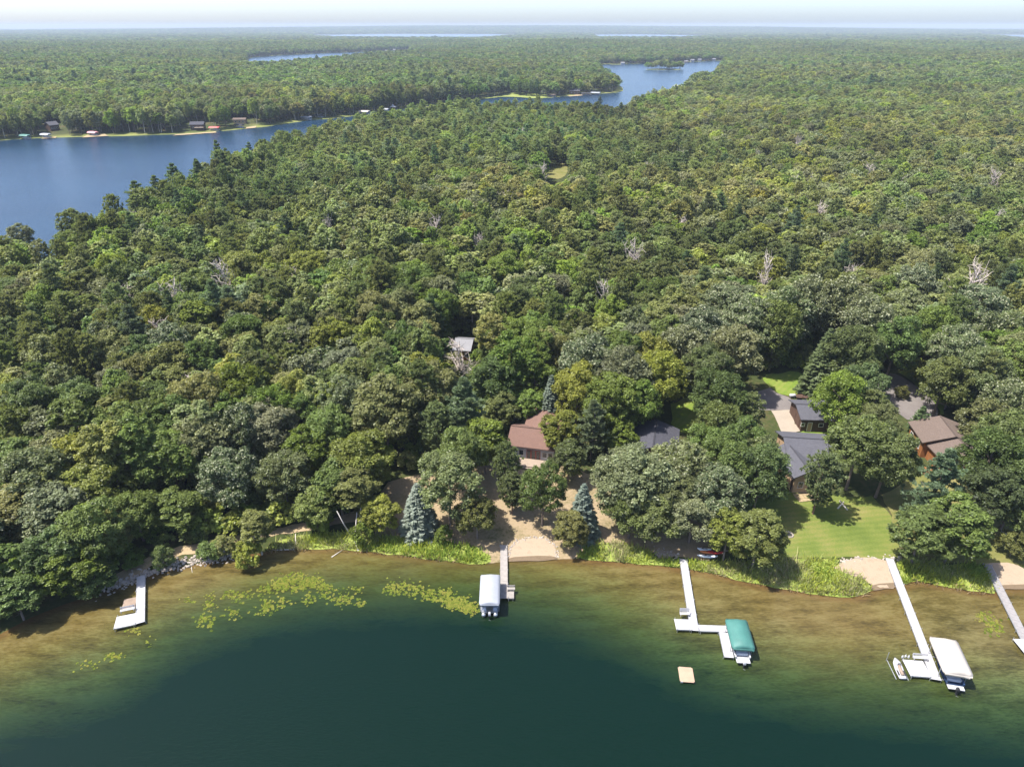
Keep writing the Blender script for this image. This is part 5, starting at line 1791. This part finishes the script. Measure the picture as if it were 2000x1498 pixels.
class House:
    def __init__(self, label, px, zr, cat='house', name='house'):
        """Stands at a ridge pixel seen zr metres over the ground."""
        x, y, z = ground(px[0], px[1], zr)
        self.z = z
        self.root = thing(name, label, cat, (x, y, z))
        self.o = Vector((x, y))

    def wing(self, ridge0, ridge1, zr, hw, rise, wall, roof, over=.55, ext0=0.0, ext1=0.0, roof_label=None):
        """A gabled block: ridge ends as pixels at zr metres, half width hw to the eaves."""
        a, b = (Vector(at(*r_, self.z + zr)) for r_ in (ridge0, ridge1))
        d = (b - a).normalized()
        a, b = a - d * ext0, b + d * ext1
        L = (b - a).length
        ang = math.atan2(d.y, d.x)
        c = (a + b) / 2 - self.o
        ez = zr - rise
        m = MB()
        th = .18
        for s in (-1, 1):
            v = [(-L / 2, 0, zr), (L / 2, 0, zr), (L / 2, s * hw, ez), (-L / 2, s * hw, ez)]
            lo = [(p[0], p[1], p[2] - th) for p in v]
            fs = [(0, 1, 2, 3), (7, 6, 5, 4), (3, 2, 6, 7), (0, 3, 7, 4), (2, 1, 5, 6)]
            if s > 0:
                pass
            else:
                fs = [tuple(reversed(f)) for f in fs]
            fs = [tuple(reversed(f)) for f in fs]
            m.add(v + lo, fs)
        ro = m.build('roof', roof, self.root)
        cap = MB().box((0, 0, zr + .02), (L - .02, .3, .05)).build('ridge_cap', roof, ro)
        lx, wy = L / 2 - over, hw - over
        zt = zr - th - rise * 0
        slope = rise / hw
        ze = zr - th - slope * wy - .01
        w = MB()
        w.add([(-lx, -wy, -.6), (lx, -wy, -.6), (lx, wy, -.6), (-lx, wy, -.6), (-lx, -wy, ze), (lx, -wy, ze), (lx, wy, ze), (-lx, wy, ze), (-lx, 0, zt - .01), (lx, 0, zt - .01)],
              [(0, 1, 5, 4), (2, 3, 7, 6), (1, 2, 6, 9, 5), (3, 0, 4, 8, 7)])
        wa = w.build('wall', wall, self.root)
        for o in (ro, wa):
            o.location = (c.x, c.y, 0)
            o.rotation_euler = (0, 0, ang)
        uv_roof(ro)
        return dict(c=c, ang=ang, L=L, hw=hw, lx=lx, wy=wy, ez=ez)

    def opening(self, wg, side, u, z, w, h, frame='frame_white', name='window', fill='glass'):
        """A framed opening: side 'front' is -y of the wing, 'back' +y, 'left' -x, 'right' +x."""
        n = {'front': (0, -1), 'back': (0, 1), 'left': (-1, 0), 'right': (1, 0)}[side]
        px_ = (u, -wg['wy']) if side == 'front' else (u, wg['wy']) if side == 'back' else (-wg['lx'], u) if side == 'left' else (wg['lx'], u)
        ca, sa = math.cos(wg['ang']), math.sin(wg['ang'])
        loc = Vector((px_[0] * ca - px_[1] * sa, px_[0] * sa + px_[1] * ca))
        rz = wg['ang'] + {'front': 0, 'back': math.pi, 'left': -math.pi / 2, 'right': math.pi / 2}[side]
        m = MB()
        t = .09
        m.box((0, -.03, -h / 2 + t / 2), (w, .1, t)).box((0, -.03, h / 2 - t / 2), (w, .1, t))
        for s in (-1, 1):
            m.box((s * (w / 2 - t / 2), -.03, 0), (t, .1, h - 2 * t))
        f = m.build(name, M[frame], self.root)
        f.location = (wg['c'].x + loc.x, wg['c'].y + loc.y, z)
        f.rotation_euler = (0, 0, rz)
        if w > 1.3 and name == 'window':
            MB().box((0, -.03, 0), (.07, .09, h - 2 * t)).build('mullion', M[frame], f)
        MB().box((0, -.012, 0), (w - 2 * t, .03, h - 2 * t)).build('pane' if fill == 'glass' else 'leaf', M[fill], f)
        return f


# brown-roofed house
hA = House('brown-roofed house with red-framed glass doors and a pale deck', (1045, 835), 4.8)
w1 = hA.wing((998, 831), (1094, 842), 4.9, 4.1, 1.9, M['stone_wall'], M['roof_brown'])
w2 = hA.wing((1060, 833), (1074, 790), 4.9, 4.1, 1.7, M['stone_wall'], M['roof_brown'], ext0=1.0)
q0 = -w1['lx']
for k, u_x in enumerate((-.55, .35, 1.25)):
    hA.opening(w1, 'front', u_x, 1.15, .86, 2.15, 'red_frame', 'glass_door')
for u_x in (-2.0, 2.5, 3.6):
    hA.opening(w1, 'front', u_x, 1.45, 1.0, 1.25, 'frame_white')
for u_x in (-2.2, .5):
    hA.opening(w2, 'back', u_x, 1.4, 1.1, 1.1)
dk = thing('deck', 'pale wooden deck below the red-framed doors of the brown-roofed house', 'deck', (hA.o.x + w1['c'].x, hA.o.y + w1['c'].y, hA.z), w1['ang'])
for k in range(17):
    MB().box((.3, -w1['wy'] - .12 - .16 * k, .26), (5.6, .15, .05)).build('deck_board', M['deck_pale'], dk)
MB().box((.3, -w1['wy'] - 1.4, .11), (5.5, 2.6, .24)).build('deck_frame', M['brown_wood'], dk)
MB().box((0, -w1['wy'] - 3.0, .08), (4.2, .32, .14)).build('step', M['deck_pale'], dk)

# dark roof among the oaks
hB = House('low house under a dark grey roof, mostly hidden among the oaks', (1283, 832), 4.2)
w1 = hB.wing((1283, 819), (1277, 862), 4.4, 4.6, 1.6, M['brown_wood'], M['roof_dark'], ext1=2.0)
for u_x in (-2, 1.5):
    hB.opening(w1, 'front', u_x, 1.4, 1.2, 1.1)
    hB.opening(w1, 'back', u_x, 1.4, 1.2, 1.1)

# grey-roofed garage
hC = House('grey-roofed brown garage beside the concrete pad', (1580, 795), 4.0, 'garage', 'garage')
w1 = hC.wing((1554, 789), (1628, 791), 4.2, 4.2, 1.25, M['brown_wood'], M['roof_grey'])
hC.opening(w1, 'left', -1.2, 1.15, 2.6, 2.2, 'brown_wood', 'garage_door', 'brown_wood')
hC.opening(w1, 'front', -1.6, 1.02, .95, 2.1, 'frame_white', 'door', 'tan_siding')
hC.opening(w1, 'front', .6, 1.5, 1.0, .9)
hC.opening(w1, 'front', -3.0, 1.5, .8, .9)

# grey-roofed house
hD = House('house with a broad grey shingle roof, brick chimney and low porch', (1585, 868), 5.2)
w1 = hD.wing((1530, 853), (1631, 859.5), 5.4, 5.6, 2.1, M['tan_siding'], M['roof_grey'])
w2 = hD.wing((1545, 872), (1583, 921), 4.7, 2.7, 1.3, M['tan_siding'], M['roof_grey'], ext0=1.5)
for u_x in (1.2, 2.9):
    hD.opening(w1, 'front', u_x, 1.5, 1.4, 1.5)
hD.opening(w2, 'right', -.9, 1.5, 1.0, 1.3)
hD.opening(w2, 'right', .9, 1.5, 1.0, 1.3)
ch = MB().box((0, 0, 0), (1.0, .8, 3.0)).build('chimney', M['brick'], hD.root)
cp = Vector(at(1627, 868, hD.z + 4.9)) - hD.o
ch.location = (cp.x, cp.y, 4.7)
MB().box((0, 0, 1.55), (1.16, .96, .1)).build('chimney_cap', M['rock'], ch)
pc = Vector(at(1562, 923, hD.z + 2.8)) - hD.o
po = MB().box((0, 0, 2.75), (4.0, 3.6, .14), rx=.06).build('porch_roof', M['porch_roof'], hD.root)
for k in range(4):
    MB().box((-1.5 + k, 0, 2.86), (.05, 3.5, .05), rx=.06).build('roof_batten', M['porch_roof'], po)
po.location = (pc.x, pc.y, 0)
for sx in (-1.85, 1.85):
    o = MB().box((0, 0, 1.1), (.16, .16, 3.1)).build('porch_post', M['brown_wood'], hD.root)
    o.location = (pc.x + sx, pc.y - 1.65, 0)
pw = MB().box((0, 0, .9), (3.6, .06, 1.9)).build('porch_screen', M['dark'], hD.root)
pw.location = (pc.x, pc.y - 1.5, .4)
pt = thing('patio', 'small tan stone patio below the porch of the grey house', 'patio', (*ground(1572, 968)[:2], ground(1572, 968)[2] + .06), .2)
for i in range(5):
    for j in range(4):
        MB().box((i * .82 - 1.6 + random.uniform(-.04, .04), j * .8 - 1.2, .03), (.78, .75, .07), random.uniform(-.05, .05)).build('paving_stone', M['path'], pt)

# orange-walled house
hE = House('house with orange cedar walls under steep tan-brown roofs', (1850, 835), 5.4)
w1 = hE.wing((1836, 811.5), (1863, 846), 5.4, 5.4, 1.9, M['cedar'], M['roof_tan'], ext1=1.2)
w2 = hE.wing((1863, 847), (1886, 869), 5.0, 4.9, 2.0, M['cedar'], M['roof_tan'], ext1=2.6)
for sd in ('front', 'back'):
    for u_x in (-2.0, 1.5):
        hE.opening(w1, sd, u_x, 1.6, 1.3, 1.3)
hE.opening(w2, 'right', -1.2, 1.6, 1.3, 1.5)
hE.opening(w2, 'right', 1.2, 1.6, 1.3, 1.5)
ve = MB().tube([(0, 0, 0), (0, 0, .5)], [.12, .12], 8).build('roof_vent', M['dock_white'], hE.root)
vp = Vector(at(1839, 827, hE.z + 4.9)) - hE.o
ve.location = (vp.x, vp.y, 4.6)
cpx = Vector(at(1893, 913, hE.z + .6)) - hE.o
ed = MB()
for k in range(14):
    ed.box((k * .5 - 3.5, 0, .5), (.42, .04, 1.0))
e_ = ed.build('deck_railing', M['cedar'], hE.root)
e_['kind'] = 'stuff'
e_.location = (Vector(at(1850, 922, hE.z + .8)) - hE.o).to_3d()
dko = MB().box((0, 1.4, -.05), (7.4, 3.0, .1)).build('deck_floor', M['cedar'], hE.root)
dko.location = e_.location

# pale cabin in the wood
hF = House('small cabin with a pale roof behind the bleached dead tree', (905, 664), 4.2, 'cabin', 'cabin')
w1 = hF.wing((889, 660), (925, 662), 4.2, 4.0, 1.5, M['cedar'], M['roof_pale'])
for u_x in (-1.2, 1.2):
    hF.opening(w1, 'front', u_x, 1.4, 1.1, 1.2)
hG = House('red-brown cabin half hidden in trees at the right edge', (1975, 730), 4.0, 'cabin', 'cabin')
w1 = hG.wing((1955, 728), (1990, 729), 4.0, 3.6, 1.3, simple('barn_red', (.14, .05, .035), (.1, .035, .025)), M['roof_tan'])
hG.opening(w1, 'front', 0, 1.4, 1.2, 1.1)

# trailer behind the garage
x, y, z = ground(1570, 779)
t = thing('utility_trailer', 'dark railed utility trailer parked on the driveway behind the garage', 'trailer', (x, y, z + .08), R(-3))
MB().box((0, 0, .55), (3.6, 1.6, .1)).build('bed', M['brown_wood'], t)
for s in (-1, 1):
    MB().box((0, s * .78, 1.0), (3.6, .05, .07)).build('rail', M['dark'], t)
    for q in (-1.7, -.6, .6, 1.7):
        MB().box((q, s * .78, .78), (.06, .06, .42)).build('stake', M['dark'], t)
    w_ = MB().tube([(.2, s * .86, .32), (.2, s * 1.06, .32)], [.32, .32], 14).build('wheel', M['dark'], t)
    MB().tube([(.2, s * 1.065, .32), (.2, s * 1.08, .32)], [.17, .17], 10).build('rim', M['metal'], w_)
MB().tube([(-1.8, 0, .5), (-3.0, 0, .45)], [.05, .05], 6).build('tow_bar', M['dark'], t)
x, y, z = ground(1547, 777)
t = thing('propane_tank', 'white propane tank beside the trailer on the driveway', 'tank', (x, y, z + .08))
MB().tube([(-.7, 0, .55), (-.55, 0, .55), (.55, 0, .55), (.7, 0, .55)], [.12, .38, .38, .12], 12).build('tank_body', M['hull_white'], t, True)
for q in (-.4, .4):
    MB().box((q, 0, .12), (.12, .6, .24)).build('foot', M['metal'], t)


# ------------------------------------------------------------------ far shores: cabins, lifts, boats
def far_house(label, px, L, W_, wall, roof, rz=0.0, hgt=3.0, rise=2.0):
    x, y, z = ground(*px)
    r = thing('house', label, 'house', (x, y, z), rz, 'houses on the far shores')
    w = MB()
    lx, wy = L / 2 - .5, W_ / 2 - .5
    w.add([(-lx, -wy, -.5), (lx, -wy, -.5), (lx, wy, -.5), (-lx, wy, -.5), (-lx, -wy, hgt), (lx, -wy, hgt), (lx, wy, hgt), (-lx, wy, hgt), (-lx, 0, hgt + rise * .82), (lx, 0, hgt + rise * .82)],
          [(0, 1, 5, 4), (2, 3, 7, 6), (1, 2, 6, 9, 5), (3, 0, 4, 8, 7)])
    w.build('wall', M[wall], r)
    m = MB()
    for s in (-1, 1):
        v = [(-L / 2, 0, hgt + rise), (L / 2, 0, hgt + rise), (L / 2, s * W_ / 2, hgt), (-L / 2, s * W_ / 2, hgt)]
        m.add(v + [(p[0], p[1], p[2] - .25) for p in v], [(0, 1, 2, 3), (7, 6, 5, 4), (3, 2, 6, 7), (0, 3, 7, 4), (2, 1, 5, 6)])
    ro = m.build('roof', M[roof], r)
    uv_roof(ro)
    for k in range(3):
        f = MB().box((-lx * .6 + k * lx * .6, -wy - .04, hgt * .5), (1.4, .1, 1.3)).build('window', M['frame_white'], r)
        MB().box((-lx * .6 + k * lx * .6, -wy - .1, hgt * .5), (1.15, .05, 1.05)).build('pane', M['glass'], f)
    return r


far_house('grey gabled house in the trees on the far left shore', (104, 255), 8, 8, 'brown_wood', 'roof_grey', R(60), 4.2, 2.4)
hh = far_house('dark lakeside house with a deck on the far shore', (388, 253), 11, 8, 'brown_wood', 'roof_dark', R(8), 4.0, 2.0)
MB().box((2, -5.4, 2.0), (7, 3, .25)).build('deck', M['deck_pale'], hh)
far_house('flat tan house low in the trees on the far shore', (470, 241), 11, 7, 'tan_siding', 'roof_tan', R(5), 3.2, 1.1)
far_house('brown cottage at the head of the marshy far shore', (1018, 172), 12, 10, 'tan_siding', 'roof_tan', R(10), 4.5, 2.5)
far_house('grey cottage near the tip of the far peninsula', (1122, 184), 13, 10, 'brown_wood', 'roof_grey', R(-5), 4.0, 2.5)
far_house('pale cottage between the marsh and the far peninsula tip', (1065, 180), 10, 9, 'stone_wall', 'roof_tan', R(0), 4.0, 2.5)


def far_lift(label, px, cloth, L=8.5, W_=5, rz=1.2, boat='hull_white', posts=True):
    x, y = at(*px)
    r = thing('boat_lift', label, 'boat lift', (x, y, 0), rz, 'boat lifts on the far shores')
    m = MB()
    m.loft([[(-W_ / 2 * k, yy, 2.4), (-W_ / 4 * k, yy, 2.4 + .9 * k), (W_ / 4 * k, yy, 2.4 + .9 * k), (W_ / 2 * k, yy, 2.4)] for yy, k in ((-L / 2, .8), (-L / 2 + 1, 1), (L / 2 - 1, 1), (L / 2, .8))])
    m.build('canopy', M[cloth], r)
    for sx in (-1, 1):
        for sy in (-1, 1):
            MB().box((sx * W_ * .42, sy * L * .32, 1.0), (.15, .15, 2.9)).build('post', M['metal'], r)
    b = thing('boat', 'boat under the ' + label, 'boat', (x, y, 0), rz, 'boats on the far shores')
    w = W_ * .3
    MB().loft([[(-w * k, yy, 1.2), (-w * k * .7, yy, .25), (w * k * .7, yy, .25), (w * k, yy, 1.2)] for yy, k in ((-L * .45, .9), (0, 1), (L * .3, .8), (L * .5, .1))]).build('hull', M[boat], b)
    MB().box((0, -L * .1, 1.4), (w * 1.3, L * .4, .5)).build('seating', M['vinyl'], b)


far_lift('teal canopied lift at the left end of the far shore', (51, 272), 'canvas_teal')
far_lift('white canopied lift on the far shore near the grey gabled house', (91, 270), 'canvas_white')
far_lift('pink canopied lift on the far shore by a sandy landing', (183, 266), 'canvas_pink')
far_lift('red canopied lift on the far shore by the dark lakeside house', (420, 256), 'canvas_red', rz=1.5)
far_lift('dark canopied lift below the flat tan house', (468, 251), 'roof_dark')
far_lift('white canopied lift with red trim at the middle of the far shore', (599, 235), 'canvas_white', 10, 7)
far_lift('grey canopied lift beside the white one at mid far shore', (624, 231), 'roof_grey')
far_lift('pale canopied lift where the far channel narrows', (712, 223.5), 'canvas_cream', 11, 7)
far_lift('small white canopied lift near the pointed tent', (752, 219), 'canvas_white')
far_lift('brown canopied lift at the marsh edge of the far bay', (1077, 190), 'roof_tan', 11, 7)
far_lift('dark canopied lift at the far peninsula beach', (1145, 187), 'roof_dark', 12, 8)
far_lift('white canopied lift at the far peninsula beach', (1163, 186), 'canvas_white', 12, 8)
far_lift('pale canopied lift on the right shore of the far channel', (1325, 172), 'canvas_cream', 12, 9, boat='hull_blue')
x, y, z = ground(768, 214)
t = thing('tent', 'white pointed shade tent on the far shore', 'tent', (x, y, z))
MB().loft([[(-3.5, -3.5, 2.4), (3.5, -3.5, 2.4), (3.5, 3.5, 2.4), (-3.5, 3.5, 2.4)], [(-1, -1, 3.6), (1, -1, 3.6), (1, 1, 3.6), (-1, 1, 3.6)], [(-.1, -.1, 5.2), (.1, -.1, 5.2), (.1, .1, 5.2), (-.1, .1, 5.2)]]).build('canopy', M['hull_white'], t)
for sx in (-1, 1):
    for sy in (-1, 1):
        MB().box((sx * 3.3, sy * 3.3, 1.2), (.2, .2, 2.5)).build('pole', M['metal'], t)
for i, q in enumerate([[(172, 264), (205, 262), (212, 265), (160, 269)], [(345, 262), (420, 257), (424, 259.5), (340, 265)], [(85, 268), (110, 267), (112, 269), (80, 271)], [(480, 249), (498, 247), (500, 250), (482, 251.5)], [(1108, 187), (1140, 184), (1146, 186), (1112, 188.5)]]):
    sheet('far_beach', q, M['path'], .35, step=3, rag=.8, dens=3, soft=0)
# little white cottages and docks, specks on the most distant shores
specks = []
for i, (px, py) in enumerate([(1200, 124), (1216, 125), (1232, 123), (1340, 121), (1352, 120), (1366, 119.5), (1380, 118.5), (1394, 118), (755, 99), (770, 98), (798, 96)]):
    x, y, z = ground(px, py)
    o = MB().box((0, 0, 1.8), (8, 5, 3.6)).build('cottage', M['stone_wall'] if i % 3 else M['tan_siding'])
    o.location = (x, y, z)
    where = ('at the far end of the channel', 'right of the small wooded island', 'at the head of the second far lake')[0 if i < 3 else 1 if i < 8 else 2]
    n_ = (i if i < 3 else i - 3 if i < 8 else i - 8)
    tag(o, f'{["first", "second", "third", "fourth", "fifth"][n_]} from the left of the tiny cottages {where}', 'cottage', 'tiny cottages on distant shores')
    rf = MB().loft([[(-4.5, -3, 3.6), (4.5, -3, 3.6), (4.5, 3, 3.6), (-4.5, 3, 3.6)], [(-4.5, -.1, 5.4), (4.5, -.1, 5.4), (4.5, .1, 5.4), (-4.5, .1, 5.4)]]).build('roof', M['roof_pale'], o)
